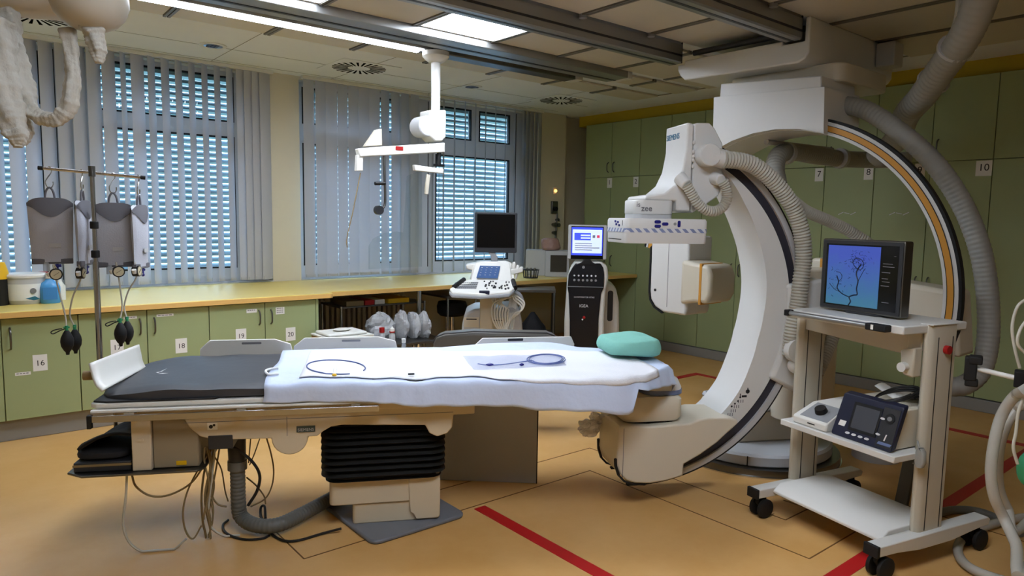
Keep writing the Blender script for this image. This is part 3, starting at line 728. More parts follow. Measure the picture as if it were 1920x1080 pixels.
# ================================================================ equipment tray under the left end
t = thing('equipment_tray', 'dark metal tray hung under the left end of the table', 'tray', T0, TH)
obj('tray_plate', MB().prism([(-1.50, -.28), (-1.42, -.34), (-.93, -.34), (-.9, -.3), (-.9, .2), (-1.5, .2)], 2, .392, .402), 'steel_dark', t, bevel=.003)
for u, v in ((-1.42, .12), (-.93, .12)): obj('hanger_rod', MB().cyl((u, v, .40), (u, v, .66), .01), 'steel_dark', t)
mat('box_tan', '8d8068', .6, var=.06)
t = thing('control_box', 'tan equipment box standing on the tray under the table', 'box', T0, TH)
obj('box_body', MB().prism([(-1.13, .4025), (-.93, .4025), (-.93, .585), (-1.0, .64), (-1.13, .64)], 1, -.29, -.02), 'box_tan', t, bevel=.006)
obj('front_panel', MB().box((-1.215, -.31, .4025), (-1.132, -.02, .645)), 'table_beige', t, bevel=.004)
obj('warning_label', MB().box((-1.03, -.2925, .415), (-.985, -.29, .435)), 'yellow', t, smooth=False)
obj('latch', MB().prism(rrect(.025, .012, .004, cx=-1.175, cy=.55), 1, -.314, -.309), 'table_beige', t)
t = thing('black_cloth', 'black folded cloth lying on the tray left of the tan box', 'cloth', T0, TH)
mat('cloth_black', '17171a', .8, var=.1, bump=.4, bscale=20)
def bc(s, q):
    u = -1.46+.245*s; z = .50+.05*s**1.2+.03*math.sin(s*3)-.03*q*(1-s)+.012*math.sin(5*q+3*s); return (u-.02*q, -.26+.26*q, z)
obj('cloth_fold', MB().grid(bc, 14, 8), 'cloth_black', t, ang=180, solid=.012)
rings = [[(-1.36+.12*x*1.0*r, -.13+.15*y*r, z) for x, y in rrect(2, 2, .5, 4)] for r, z in ((.9, .447), (1, .46), (1, .485), (.8, .50))]
obj('cloth_bundle', MB().loft(rings), 'cloth_black', t, sub=1)
t = thing('flat_case', 'dark flat case with brass edge at the bottom of the left tray', 'case', T0, TH)
obj('case_body', MB().box((-1.47, -.29, .4025), (-1.225, .05, .447)), 'plastic_dark', t, bevel=.004)
obj('edge_strip', MB().box((-1.472, -.293, .428), (-1.224, -.288, .438)), 'cable_brown', t, smooth=False)
t = single('round_canister', 'grey round canister behind the black cloth on the tray', 'canister', MB().cyl((0, 0, 0), (0, .0, .16), .055), 'plastic_grey', bevel=.01); t.location = TW(-1.22+.0, .08, .4025); t.rotation_euler.z = TH
# hoses and cables below the table
def TPs(pts, v): return [TPV(x, y, v) for x, y in pts]
t = thing('supply_hose', 'thick grey hose dropping from the table and running to the base plate', 'hose', T0, TH)
p = TPs([(445, 822), (445, 870), (446, 900), (447, 940), (452, 968)], -.12)
fl_ = [TZ(x, y, .05) for x, y in [(478, 985), (520, 985), (565, 965), (612, 940), (640, 925)]]
p += [Vector((a, b, .052)) for a, b in fl_]
q, rs = corrugated(p, .036, .02, .04, 14); obj('hose_body', MB().tube(q, rs, 14), 'hose_dark', t)
a = TPV(445, 872, -.12); obj('hose_collar', MB().cyl(a-Vector((0, 0, .02)), a+Vector((0, 0, .025)), .047), 'hose_dark', t)
obj('hose_boot', MB().cyl(TPV(445, 862, -.12), TPV(443, 815, -.12), .042, .046), 'plastic_dark', t)
cabs = [
 ('white cable hanging in a wide loop from the left tray to the floor', 'cable_white', .0055, [(238, 888), (236, 930), (231, 985), (245, 1020), (275, 1036), (320, 1033), (350, 1010)], -.3),
 ('brown cable looping from the tray to the cable bundle', 'cable_brown', .0050, [(247, 890), (255, 912), (280, 929), (310, 930), (340, 918), (362, 902), (378, 880)], -.25),
 ('brown cable making the leftmost tall loop of the hanging bundle', 'cable_brown', .0045, [(392, 850), (372, 880), (352, 920), (343, 960), (348, 995), (362, 1010), (378, 985)], -.22),
 ('tan cable hanging straight to the floor in the middle of the bundle', 'cable_brown', .0055, [(398, 838), (384, 880), (378, 930), (380, 975), (386, 1005), (388, 1036)], -.2),
 ('white cable curving along the floor in front of the thick hose', 'cable_white', .0055, [(404, 835), (398, 890), (392, 940), (390, 975), (402, 995), (425, 1006), (450, 1011)], -.2),
 ('tan cable hanging beside the thick grey hose', 'cable_brown', .0045, [(412, 838), (405, 880), (398, 925), (408, 945), (425, 950)], -.15),
 ('thin brown cable crossing behind the bundle', 'cable_brown', .0038, [(400, 852), (415, 880), (422, 920), (428, 940)], -.05),
 ('thin brown cable swinging right of the thick hose', 'cable_brown', .0042, [(500, 822), (508, 850), (513, 880), (510, 910), (497, 935), (470, 950)], -.1),
 ('short brown cable right behind the thick hose', 'cable_brown', .0040, [(462, 895), (480, 910), (495, 930), (498, 945)], .0),
 ('pair of thin tan wires hanging from the frame beside hose', 'cable_brown', .0034, [(470, 822), (468, 845), (466, 868)], .05),
 ('thin tan wire hanging from the frame', 'cable_brown', .0034, [(487, 822), (478, 848), (468, 872)], .02),
]
for l, m_, r, pts, v in cabs:
    p = smooth_path(TPs(pts, v), 5)
    for c in p: c.z = max(c.z, r+.001)
    t = tag(obj('cable', MB().tube(p, r, 6), m_, None), l, 'cable'); t.location = T0; t.rotation_euler.z = TH
mb = MB()
for k in range(9):
    a = random.uniform(0, 6); pts = [TPV(392+5*math.sin(a+j*.9+k)+(k-4)*1.2, 838+j*17, -.2+.012*(k-4)) for j in range(9+k % 4)]
    for c in pts: c.z = max(c.z, .006)
    mb.tube(smooth_path(pts, 4), random.choice((.003, .0038, .0045)), 6)
t = tag(obj('cable_bundle', mb, 'cable_brown'), 'tangled bundle of tan cables hanging under the table frame', 'cables', kind='stuff'); t.location = T0; t.rotation_euler.z = TH
p = TPs([(405, 832), (425, 834), (450, 846), (475, 868), (487, 892), (482, 920), (465, 948)], -.2)
t = tag(obj('cable', MB().tube(smooth_path(p, 6), .0075, 8), 'cable_black'), 'thick black cable arching over the grey hose', 'cable'); t.location = T0; t.rotation_euler.z = TH
fp = [ZP(*q_, .008) for q_ in [(428, 975), (418, 985), (425, 1000), (455, 1011), (490, 1010), (505, 1004)]]
mb = MB().tube(smooth_path(fp, 6), .006, 8)
t = tag(obj('cable', mb, 'cable_black'), 'black cable end lying on the floor by the hose bend', 'cable')
fp = [Vector((*ZP(498, 972, .008)[:2], .008)), Vector((*ZP(496, 946, .05)[:2], .04)), ZP(489, 952, .03), ZP(490, 970, .008), ZP(505, 997, .008), ZP(530, 1013, .008), ZP(560, 1013, .008), ZP(605, 1000, .008), ZP(640, 991, .026)]
t = tag(obj('cable', MB().tube(smooth_path(fp, 6), .0065, 8), 'cable_black'), 'black cable snaking over the floor to the table base plate', 'cable')
# grey leaded screen standing behind the column
t = thing('lead_screen', 'grey flat radiation screen standing on the floor behind the column', 'screen', (2.5, 3.25, 0))
mat('screen_grey', 'a3a7ad', .35, var=.06)
a, b = ZP(820, 900, .0), ZP(1006, 907, .0); dr_ = (b-a).normalized(); nn = Vector((-dr_.y, dr_.x, 0))*.02
mb = MB(); mb.loft([[(p+o).to_tuple()[:2]+(z,) for p, o in ((a, nn*0), (b, nn*0), (b, nn), (a, nn))] for z in (.0005, .665)])
obj('screen_panel', mb, 'screen_grey', t, world=True, bevel=.004)
obj('edge_trim', MB().bar(b+nn*.5+Vector((0, 0, .001)), b+nn*.5+Vector((0, 0, .665)), .024, .006, up=(b-a)), 'rubber', t, world=True, smooth=False)
# ================================================================ floor-standing C-arm (lies in the vertical plane of the table's axis)
mat('carm_white', 'd6d6d3', .35, var=.02)
mat('carm_grey', 'b7babd', .4, var=.03)
mat('track_dark', '3a3a44', .4, metal=.3, var=.08)
mat('stripe_blue', '66759a', .45, var=0)
mat('gold', 'c98f38', .45, var=.05)
A = thing('floor_c_arm', 'white C-shaped X-ray arm on a grey round floor stand at the table end', 'x-ray machine', TW(2.51, .587, 0), TH)
def AW(u, v, z): return TW(u, v, z)
class TB(MB):
    # a builder that takes table-frame (u, v, z) and writes world coordinates
    def __init__(s): super().__init__(Matrix.Translation(T0) @ Matrix.Rotation(TH, 4, 'Z'))
IU, IZ = 1.351, 1.105
def sect(a0, a1, n, rin, rout, v0, v1):
    rings = []
    for k in range(n+1):
        a = a0+(a1-a0)*k/n; ca, sa = math.cos(math.radians(a)), math.sin(math.radians(a))
        ri = lerp_tab(rin, a) if isinstance(rin, list) else rin; ro = lerp_tab(rout, a) if isinstance(rout, list) else rout
        rings.append([(IU+ri*ca, v0, IZ+ri*sa), (IU+ro*ca, v0, IZ+ro*sa), (IU+ro*ca, v1, IZ+ro*sa), (IU+ri*ca, v1, IZ+ri*sa)])
    return rings
RIN = [(-75, .80), (-50, .80), (-38, .785), (-27, .76), (-14, .745), (-3, .752), (11, .775), (22, .79), (33, .81), (45, .845), (57, .895), (66, .93)]
arcb = obj('arc_body', TB().loft(sect(-78, 64, 60, RIN, .915, -.12, .16)), 'carm_white', A, world=True, ang=30)
obj('roller_track', TB().loft(sect(-78, 66, 60, .912, .968, -.112, .152)), 'track_dark', A, world=True, ang=30)
obj('outer_band', TB().loft(sect(-80, 68, 60, .965, .998, -.128, .168)), 'plastic_light_grey', A, world=True, ang=30)
obj('black_edge', TB().loft(sect(-93, 66, 60, .9975, 1.008, -.126, -.10)), 'rubber', A, world=True, ang=30)
obj('black_edge', TB().loft(sect(-93, 66, 60, .9975, 1.008, .14, .166)), 'rubber', A, world=True, ang=30)
# holder clasping the ring, swivel arm, stand
holder = TB().loft(sect(-27, 9, 20, .895, 1.13, -.155, .22))
obj('ring_holder', holder, 'carm_white', A, world=True, bevel=.02)
obj('swivel_arm', TB().loft([[(2.42+dx, .30+y, 1.02+z) for y, z in rrect(.42-.02*k, .5-.06*k, .12, 5)] for k, dx in ((0, 0), (1, .12), (1, .35))]), 'plastic_cream', A, world=True, ang=40)
st = obj('stand_column', TB().loft([[(2.72+x, .48+y, z) for x, y in rrect(.42, .46, .1, 5)] for z in (.3, 1.25, 1.3)]), 'plastic_cream', A, world=True, bevel=.01)
obj('stand_block', TB().loft([[(2.57+x, .64+y, z) for x, y in rrect(.66, .50, .06, 4)] for z in (.13, .33)]), 'plastic_cream', A, world=True, bevel=.012)
obj('stand_cover', TB().loft([[(2.57+x, .64+y, z) for x, y in rrect(.66, .50, .06, 4)] for z in (.3305, .37)]), 'carm_grey', A, world=True, bevel=.02)
c0 = Vector((4.36, 2.63, 0))
mb = MB().lathe([(.0, 0), (.58, 0), (.585, .02), (.58, .05), (.0, .05)], c0, 56); obj('floor_ring', mb, 'steel_dark', A, world=True)
mb = MB().lathe([(.0, .05), (.52, .05), (.53, .06), (.53, .115), (.515, .13), (.0, .132)], c0, 56); dk = obj('turntable', mb, 'carm_grey', A, world=True)
obj('chrome_rim', MB().lathe([(.586, .0), (.592, .0), (.592, .008), (.586, .008)], c0, 56), 'chrome', A, world=True)
for a in (-150, -105):
    d_ = Vector((math.cos(math.radians(a)), math.sin(math.radians(a)), 0)); p = c0+d_*.531; t_ = Vector((-d_.y, d_.x, 0))
    obj('seam_notch', MB().bar(p+Vector((0, 0, .055)), p+Vector((0, 0, .118)), .008, .004, up=d_), 'ink', dk, world=True, smooth=False)
# low grey drum next to the stand, seen under the cart shelf
obj('floor_drum', MB().lathe([(.0, 0), (.15, 0), (.15, .20), (.14, .21), (.0, .21)], ZP(1655, 872, 0)+Vector((.12, .1, 0)), 30), 'carm_grey', A, world=True)
# tube housing at the bottom
low = [(1.205, .475), (1.198, .27), (1.222, .2), (1.262, .163), (1.312, .143), (1.40, .135), (1.5, .145), (1.60, .168), (1.602, .235), (1.70, .285), (1.80, .35), (1.88, .42), (1.925, .455), (1.925, .475), (1.88, .49), (1.74, .497), (1.68, .488), (1.63, .470), (1.4, .462)]
hs = obj('tube_housing', TB().prism(low, 1, -.205, .10), 'plastic_cream', A, world=True, bevel=.022, seg=3)
obj('end_edge', TB().loft([[(a, -.2075, b), (a-.012, -.2075, b-.004), (a-.012, -.19, b-.004), (a, -.19, b)] for a, b in [(1.2, .29), (1.203, .25), (1.222, .195), (1.255, .16), (1.31, .139), (1.38, .132)]]), 'rubber', hs, world=True)
obj('end_edge', TB().loft([[(a, .085, b), (a-.012, .085, b-.004), (a-.012, .103, b-.004), (a, .103, b)] for a, b in [(1.2, .31), (1.203, .25), (1.222, .195), (1.255, .16), (1.31, .139), (1.38, .132)]]), 'rubber', hs, world=True)
obj('housing_seam', TB().box((1.235, -.2065, .17), (1.238, -.2, .46)), 'ink_grey', hs, world=True, smooth=False)
obj('tube_head', TB().loft([[(1.425+x, -.02+y, z) for x, y in rrect(w_, d_2, r_2, 5)] for z, w_, d_2, r_2 in ((.478, .33, .28, .05), (.50, .36, .30, .05), (.60, .36, .30, .05), (.618, .33, .28, .06))]), 'plastic_cream', A, world=True)
obj('collimator', TB().loft([[(1.505+x, -.02+y, z) for x, y in rrect(w_, d_2, r_2, 5)] for z, w_, d_2, r_2 in ((.612, .23, .24, .08), (.655, .24, .25, .08), (.70, .21, .22, .09), (.718, .14, .16, .07))]), 'carm_white', A, world=True)
obj('collimator_band', TB().loft([[(1.505+x, -.02+y, z) for x, y in rrect(.246, .256, .08, 5)] for z in (.622, .645)]), 'stripe_blue', A, world=True)
obj('head_gap', TB().loft([[(1.425+x, -.02+y, z) for x, y in rrect(.30, .25, .05, 4)] for z in (.46, .479)]), 'rubber', A, world=True)
# icons down the ring's side
mb = TB()
for k, (px, py) in enumerate([(1402, 734), (1396, 743), (1388, 745), (1384, 752), (1378, 757), (1372, 762)]):
    u, z = TP(px, py, -.1205); mb.cyl((u, -.1206, z), (u, -.1195, z), .013 if k == 0 else .006, n=12)
    if k in (0, 2): mb.box((u-.003, -.1206, z), (u+.003, -.1195, z+.022))
    if k == 1: mb.box((u-.018, -.1206, z-.006), (u+.014, -.1195, z+.006))
obj('warning_icons', mb, 'ink', arcb, world=True, smooth=False)
mb = TB()
for k, (px, py) in enumerate([(1390, 752), (1382, 762), (1376, 770), (1370, 777)]):
    u, z = TP(px, py, -.1205)
    for j in range(3): mb.box((u-.02+.014*j, -.1206, z-.01), (u-.015+.014*j, -.1195, z+.008))
obj('small_print', mb, 'ink_grey', arcb, world=True, smooth=False)
# detector and its lift
sl = rrect(.475, .31, .025, 4, cx=1.441, cy=-.065)
det = obj('detector', TB().loft([[(x, y, z) for x, y in sl] for z in (1.558, 1.600)]+[[(1.441+(x-1.441)*.975, -.065+(y+.065)*.96, 1.612) for x, y in sl]]), 'carm_white', A, world=True)
m = bpy.data.materials.new('hatched_band'); m.use_nodes = True; _M['hatch'] = m; nt = m.node_tree; b = nt.nodes['Principled BSDF']
tc = nt.nodes.new('ShaderNodeTexCoord'); wv = nt.nodes.new('ShaderNodeTexWave'); wv.wave_type = 'BANDS'; wv.bands_direction = 'DIAGONAL'; wv.inputs['Scale'].default_value = 14
r1 = nt.nodes.new('ShaderNodeValToRGB'); r1.color_ramp.interpolation = 'CONSTANT'; r1.color_ramp.elements[0].color = (*srgb('7f8bb0'), 1); r1.color_ramp.elements[1].position = .5; r1.color_ramp.elements[1].color = (*srgb('d8dade'), 1)
nt.links.new(tc.outputs['Object'], wv.inputs['Vector']); nt.links.new(wv.outputs['Color'], r1.inputs[0]); nt.links.new(r1.outputs[0], b.inputs['Base Color']); b.inputs['Roughness'].default_value = .4
obj('hatched_band', TB().loft([[(1.441+(x-1.441)*1.006, -.065+(y+.065)*1.006, z) for x, y in sl] for z in (1.537, 1.5585)]), 'hatch', det, world=True)
obj('detector_base', TB().loft([[(1.441+(x-1.441)*k, -.065+(y+.065)*k, z) for x, y in sl] for z, k in ((1.478, .975), (1.486, .99), (1.538, .995))]), 'carm_white', det, world=True)
u0, z0 = TP(1182, 449, -.2195); obj('card_slot', TB().box((1.2045-.001, -.15, 1.495), (1.2075, .05, 1.499)), 'ink', det, world=True, smooth=False)
def pad_btn(px, py, w_, h_):
    u, z = TP(px, py, -.22); return obj('button', TB().prism(rrect(w_, h_, min(w_, h_)*.48, 4, cx=u, cy=z), 1, -.2235, -.2195), 'button_blue', det, world=True)
for px, py, w_, h_ in ((1233, 416, .036, .017), (1233, 424, .036, .017), (1247, 420, .036, .017), (1273, 420, .016, .036)): pad_btn(px, py, w_, h_)
u, z = TP(1265.5, 420, -.22); obj('key_switch', TB().cyl((u, -.223, z), (u, -.2195, z), .008), 'plastic_grey', det, world=True)
for v, z in ((-.10, 1.590), (-.06, 1.594), (-.12, 1.573), (-.075, 1.578)): obj('button', TB().prism(rrect(.022, .012, .005, 4, cx=v, cy=z), 0, 1.2005, 1.206), 'button_blue', det, world=True)
obj('button_mark', TB().box((1.2025, -.17, 1.572), (1.206, -.165, 1.6)), 'ink', det, world=True, smooth=False)
rg = obj('rotation_ring', TB().loft([[(1.40+x, -.045+y, z) for x, y in rrect(w_, .21, .06, 6)] for z, w_ in ((1.636, .228), (1.64, .236), (1.705, .236), (1.712, .225))]), 'carm_white', A, world=True, ang=60)
obj('ring_foot', TB().loft([[(1.40+x, -.045+y, z) for x, y in rrect(.228, .20, .05, 6)] for z in (1.61, 1.637)]), 'plastic_light_grey', A, world=True)
lettering('zee', .046, AW(1.315, -.1515, 1.652), TU, (0, 0, 1), 'ink_grey', rg, bold=.0006)
lettering('is', .04, AW(1.292, -.135, 1.674), TU-TV*.9, (0, 0, 1), 'ink_grey', rg)
hd = [(1.567, 2.137), (1.567, 1.99), (1.548, 1.88), (1.51, 1.80), (1.45, 1.75), (1.345, 1.735), (1.335, 1.712), (1.52, 1.712), (1.525, 1.655), (1.605, 1.655), (1.607, 2.130)]
h1 = obj('lift_front', TB().prism(hd, 1, -.145, .13), 'carm_white', A, world=True, bevel=.010, seg=3)
hd2 = [(1.612, 2.125), (1.622, 2.136), (1.70, 2.140), (1.735, 2.11), (1.785, 2.03), (1.795, 1.80), (1.775, 1.745), (1.71, 1.70), (1.62, 1.645), (1.612, 1.66)]
h2 = obj('lift_rear', TB().prism(hd2, 1, -.14, .13), 'carm_white', A, world=True, bevel=.018, seg=3)
obj('arm_bridge', TB().prism([(1.65, 1.72), (1.8, 1.78), (1.9, 1.86), (1.88, 1.93), (1.8, 2.0), (1.7, 2.0)], 1, -.10, .12), 'carm_white', A, world=True, bevel=.01)
q = AW(1.5655, .115, 2.060)
lettering('SIEMENS', .0455, q, -TV, (0, 0, 1), 'logo_teal', h1)
mb = TB()
for z in (1.90, 1.935, 1.955, 1.98, 2.03): mb.ball((1.609, -.146, z), .009, .006, .012, 8, 6)
obj('cable_clip', mb, 'carm_white', h1, world=True)
# hoses on the lift
def fitting(name, a, b, r, parent, rr=None):
    o = obj(name, TB().cyl(a, b, r, rr or r, 18), 'carm_white', parent, world=True, bevel=.006); return o
a = TPV(1340, 291, -.20); fitting('hose_socket', (a.x-.03, -.12, a.z+.0), (a.x-.03, -.22, a.z), .062, h2)
b = TPV(1358, 299, -.20); fitting('hose_socket', (a.x-.02, -.17, a.z), (b.x+.03, -.17, b.z), .052, h2)
a = TPV(1275, 332, -.15); b = TPV(1288, 347, -.19); fitting('small_socket', (a.x, -.14, a.z), (b.x, -.19, b.z), .038, h1, .032)
a2 = TPV(1340, 333, -.15); b2 = TPV(1352, 338, -.19); fitting('small_socket', (a2.x, -.12, a2.z), (b2.x, -.19, b2.z), .036, h2, .032)
h = TPs([(1287, 346), (1296, 362), (1307, 380), (1322, 393), (1340, 396), (1355, 388), (1363, 372), (1361, 353), (1354, 340)], -.19)
q_, rs = corrugated(h, .027, .014, .10, 14); obj('lift_hose', TB().tube(q_, rs, 14), 'hose_light', A, world=True)
h = TPs([(1357, 299), (1388, 302), (1418, 313), (1455, 345), (1486, 388), (1502, 432), (1507, 480), (1502, 523), (1497, 567), (1488, 610), (1484, 640), (1482, 668)], -.20)
q_, rs = corrugated(h, .044, .018, .09, 16); obj('main_hose', TB().tube(q_, rs, 16), 'hose_light', A, world=True)
a = TPV(1484, 655, -.2); obj('hose_ring', TB().loft([[(a.x+math.cos(t)*.055, a.y-.03+dy, a.z+math.sin(t)*.065) for t in [2*PI*k/20 for k in range(20)]] for dy in (-.025, .025)]), 'carm_white', A, world=True)
a = TPV(1492, 686, -.2); obj('holder_knob', TB().ball((a.x, a.y, a.z), .045, .05, .045), 'carm_white', A, world=True)
h = [DP(1480, 372, 4.3), DP(1512, 396, 4.4), DP(1560, 417, 4.5), DP(1600, 438, 4.55), DP(1640, 470, 4.55), DP(1655, 530, 4.5), DP(1620, 590, 4.45), DP(1575, 610, 4.4), DP(1555, 650, 4.35), DP(1535, 695, 4.3), DP(1522, 720, 4.3)]
q_, rs = corrugated(h, .036, .018, .09, 12); obj('stand_hose', MB().tube(q_, rs, 12), 'hose_light', A, world=True)
# foil wrapped thing hung below the table's end
t = thing('foil_bundle', 'clear film wrapped bundle lying beside the lower C-arm housing', 'bundle', (3.1, 2.9, 0))
mat('foil', 'dcdce2', .1, metal=.15, var=.1, alpha=.8)
p = TW(*TZ(1112, 798, .40), .40)
t.location = (p.x, p.y, p.z-.06)
obj('wrapped_pack', crumple(TW(*TZ(1104, 803, .385), .385), (.07, .07, .05), 4, .5, 26, 18), 'foil', t, world=True, smooth=False)
obj('wrapped_pack', crumple(TW(*TZ(1122, 788, .415), .415), (.06, .06, .05), 9, .5, 26, 18), 'foil', t, world=True, smooth=False)
a = TW(1.22, .0, .465); obj('hanging_strap', MB().tube([TW(*TZ(1122, 788, .415), .415), TW(*TZ(1122, 788, .415), .415).lerp(a, .5)+Vector((0, 0, .02)), a], .012, 6), 'foil', t, world=True)
# ================================================================ ceiling-hung C-arm in the plane x = 4.7
BX = 4.7; K = BX/3.93
def ky(y): return y*K
def kz(z): return 1.6+(z-1.6)*K
BCY, BCZ = ky(2.28), kz(1.20)
B = thing('ceiling_c_arm', 'large C-shaped X-ray arm with gold stripe hanging from the ceiling carriage', 'x-ray machine', (5.1, 3.05, 2.63))
def bs(a0, a1, n, ri, ro, x0, x1):
    return [[(x0, BCY-K*r*math.cos(math.radians(a)), BCZ+K*r*math.sin(math.radians(a))) if 0 else (xx, BCY-K*r*math.cos(math.radians(a)), BCZ+K*r*math.sin(math.radians(a))) for xx, r in ((x0, ri), (x0, ro), (x1, ro), (x1, ri))] for a in [a0+(a1-a0)*k/n for k in range(n+1)]]
# angle: 0 is the far left end (towards the windows... +y is a = 180), 90 the top
def barc(name, a0, a1, ri, ro, x0, x1, m_, par=None): return obj(name, MB().loft(bs(a0, a1, 72, ri, ro, x0, x1)), m_, par or B, world=True, ang=30)
AL, AR = 168, -24
cb = barc('arc_body', AR, AL, .948, 1.022, BX, BX+.08, 'carm_white')
barc('gold_stripe', AR, AL, .967, .998, BX-.004, BX+.01, 'gold', cb)
for r in (.9665, .9985): barc('stripe_line', AR, AL, r-.0015, r+.0015, BX-.006, BX+.01, 'ink', cb)
barc('black_edge', AR-4, AL, 1.019, 1.034, BX-.003, BX+.05, 'rubber', cb)
bx = [(2.722, 2.395), (2.715, 2.105)]
bx += [(2.28-.955*math.cos(math.radians(a)), 1.20+.955*math.sin(math.radians(a))) for a in (117, 108, 99, 90, 81, 72)]
bx += [(1.983, 2.105), (1.994, 2.365)]
obj('arc_carrier', MB().prism([(ky(a), kz(b)) for a, b in bx], 0, BX-.06, BX+.45), 'carm_white', B, world=True, bevel=.008)
obj('carrier_top', MB().prism([(ky(a), kz(b)) for a, b in [(2.685, 2.39), (2.68, 2.475), (2.02, 2.432), (2.015, 2.362)]], 0, BX-.05, BX+.44), 'carm_white', B, world=True, bevel=.008)
# left end: tube housing; right end: detector
ln = [(2.89, 1.50), (3.215, 1.50), (3.216, 1.10), (3.205, 1.04), (3.165, .99), (3.09, .958), (2.90, .955), (2.89, 1.0)]
th_ = obj('tube_housing', MB().prism([(ky(a), kz(b)) for a, b in ln], 0, BX-.02, BX+.30), 'carm_white', B, world=True, bevel=.02, seg=3)
obj('housing_edge', MB().loft([[(BX-.022, ky(a), kz(b)), (BX-.022, ky(a)+.012, kz(b)-.008), (BX, ky(a)+.012, kz(b)-.008), (BX, ky(a), kz(b))] for a, b in [(3.213, 1.42), (3.216, 1.10), (3.205, 1.04), (3.165, .99), (3.09, .955)]]), 'rubber', th_, world=True)
obj('housing_seam', MB().box((BX-.0215, ky(3.06), kz(1.0)), (BX-.019, ky(3.056), kz(1.46))), 'ink_grey', th_, world=True, smooth=False)
obj('bolt', MB().cyl((BX-.0235, ky(3.165), kz(1.11)), (BX-.019, ky(3.165), kz(1.11)), .012), 'ink', th_, world=True)
obj('collimator_box', MB().prism([(ky(a), kz(b)) for a, b in [(2.915, 1.34), (2.80, 1.325), (2.70, 1.315), (2.67, 1.25), (2.67, 1.12), (2.70, 1.06), (2.80, 1.06), (2.915, 1.035)]], 0, BX-.08, BX+.26), 'plastic_cream', B, world=True, bevel=.03, seg=3)
obj('yellow_band', MB().prism([(ky(a), kz(b)) for a, b in [(2.762, 1.325), (2.742, 1.323), (2.742, 1.05), (2.762, 1.05)]], 0, BX-.083, BX+.2), 'gold', B, world=True, bevel=.003)
obj('detector_block', MB().prism([(ky(a), kz(b)) for a, b in [(2.03, 1.40), (1.90, 1.40), (1.90, .98), (2.03, .98)]], 0, BX-.02, BX+.28), 'plastic_cream', B, world=True, bevel=.02)
obj('yellow_band', MB().prism([(ky(a), kz(b)) for a, b in [(1.975, 1.4), (1.955, 1.4), (1.955, .98), (1.975, .98)]], 0, BX-.024, BX+.2), 'gold', B, world=True, bevel=.003)
obj('detector_arm', MB().prism([(ky(a), kz(b)) for a, b in [(2.06, 1.31), (1.6, 1.30), (1.28, 1.27), (1.24, .93), (1.45, .98), (2.06, 1.13)]], 0, BX+.02, BX+.28), 'plastic_cream', B, world=True, bevel=.03, seg=3)
# the carriage between the rails
cg = obj('carriage', MB().prism([(3.60, 2.84), (3.60, 2.80), (3.575, 2.755), (3.53, 2.715), (2.585, 2.70), (2.53, 2.72), (2.505, 2.76), (2.505, 3.0), (2.54, 3.0), (2.54, 2.84), (2.7, 2.84), (2.7, 2.868), (3.54, 2.868), (3.54, 2.84)], 0, 4.63, 5.95), 'carm_white', B, world=True, bevel=.012, seg=3)
obj('carriage_neck', MB().prism(rrect(.75, .9, .08, 4, cx=5.2, cy=ky(2.35)), 2, kz(2.42), 2.71), 'plastic_cream', B, world=True, bevel=.01)
obj('trolley_block', MB().box((5.62, 2.36, 2.80), (5.78, 2.50, 2.98)), 'plastic_light_grey', B, world=True, bevel=.01)
obj('crossbar', MB().cyl((4.70, 3.5, 2.93), (4.70, 2.62, 2.93), .022), 'plastic_dark', B, world=True)
def path(l): return [DP(x, y, d) for x, y, d in l]
q_, rs = corrugated(path([(1560, 195, 5.0), (1620, 205, 4.8), (1690, 250, 4.6), (1755, 310, 4.5), (1805, 385, 4.45), (1838, 470, 4.4), (1852, 560, 4.4), (1852, 640, 4.4), (1838, 695, 4.4), (1808, 722, 4.4), (1775, 722, 4.45), (1752, 700, 4.5)]), .062, .03, .03, 14)
obj('drag_hose', MB().tube(q_, rs, 14), 'hose_grey', B, world=True)
t = thing('ceiling_hose', 'thick grey hose bundle sagging from the ceiling at top right', 'hose', tuple(DP(1730, 170, 4.2)))
q_, rs = corrugated(path([(1848, -60, 3.6), (1838, 0, 3.7), (1808, 70, 3.9), (1765, 130, 4.2), (1730, 180, 4.5), (1700, 215, 4.8), (1680, 262, 5.2), (1640, 300, 5.4)]), .085, .04, .02, 16)
obj('hose_body', MB().tube(q_, rs, 16), 'hose_grey', t, world=True)
for (x, y, d), (x2, y2, d2) in (((1793, 88, 4.0), (1778, 112, 4.1)), ((1752, 150, 4.35), (1742, 163, 4.4))):
    a, b = DP(x, y, d), DP(x2, y2, d2); b = a+(b-a).normalized()*.02; obj('hose_clamp', MB().cyl(a, b, .098, n=20), 'plastic_light_grey', t, world=True)
p = path([(1800, -40, 3.75), (1798, 20, 3.8), (1788, 60, 3.9), (1772, 90, 4.05), (1755, 135, 4.3)])
obj('side_cable', MB().tube(smooth_path(p, 5), .02, 8), 'hose_grey', t, world=True)
t = thing('hanging_hose', 'grey hose with clamps seen inside the gold striped ring', 'hose', tuple(DP(1500, 285, 5.6)))
q_, rs = corrugated(path([(1458, 350, 5.2), (1453, 315, 5.3), (1462, 290, 5.4), (1490, 285, 5.6), (1530, 292, 5.8), (1580, 298, 6.0), (1640, 300, 6.2), (1700, 300, 6.3)]), .07, .03, .03, 14)
obj('hose_body', MB().tube(q_, rs, 14), 'hose_grey', t, world=True)
obj('hanger_rod', MB().cyl(DP(1437, 266, 5.35), DP(1560, 281, 6.0), .02), 'plastic_light_grey', t, world=True)
for x, y, d in ((1475, 288, 5.5), (1575, 297, 5.95)):
    c = DP(x, y, d); ax_ = (DP(1580, 298, 6.0)-DP(1490, 285, 5.6)).normalized()
    obj('hose_clamp', MB().cyl(c-ax_*.02, c+ax_*.02, .085), 'plastic_light_grey', t, world=True)
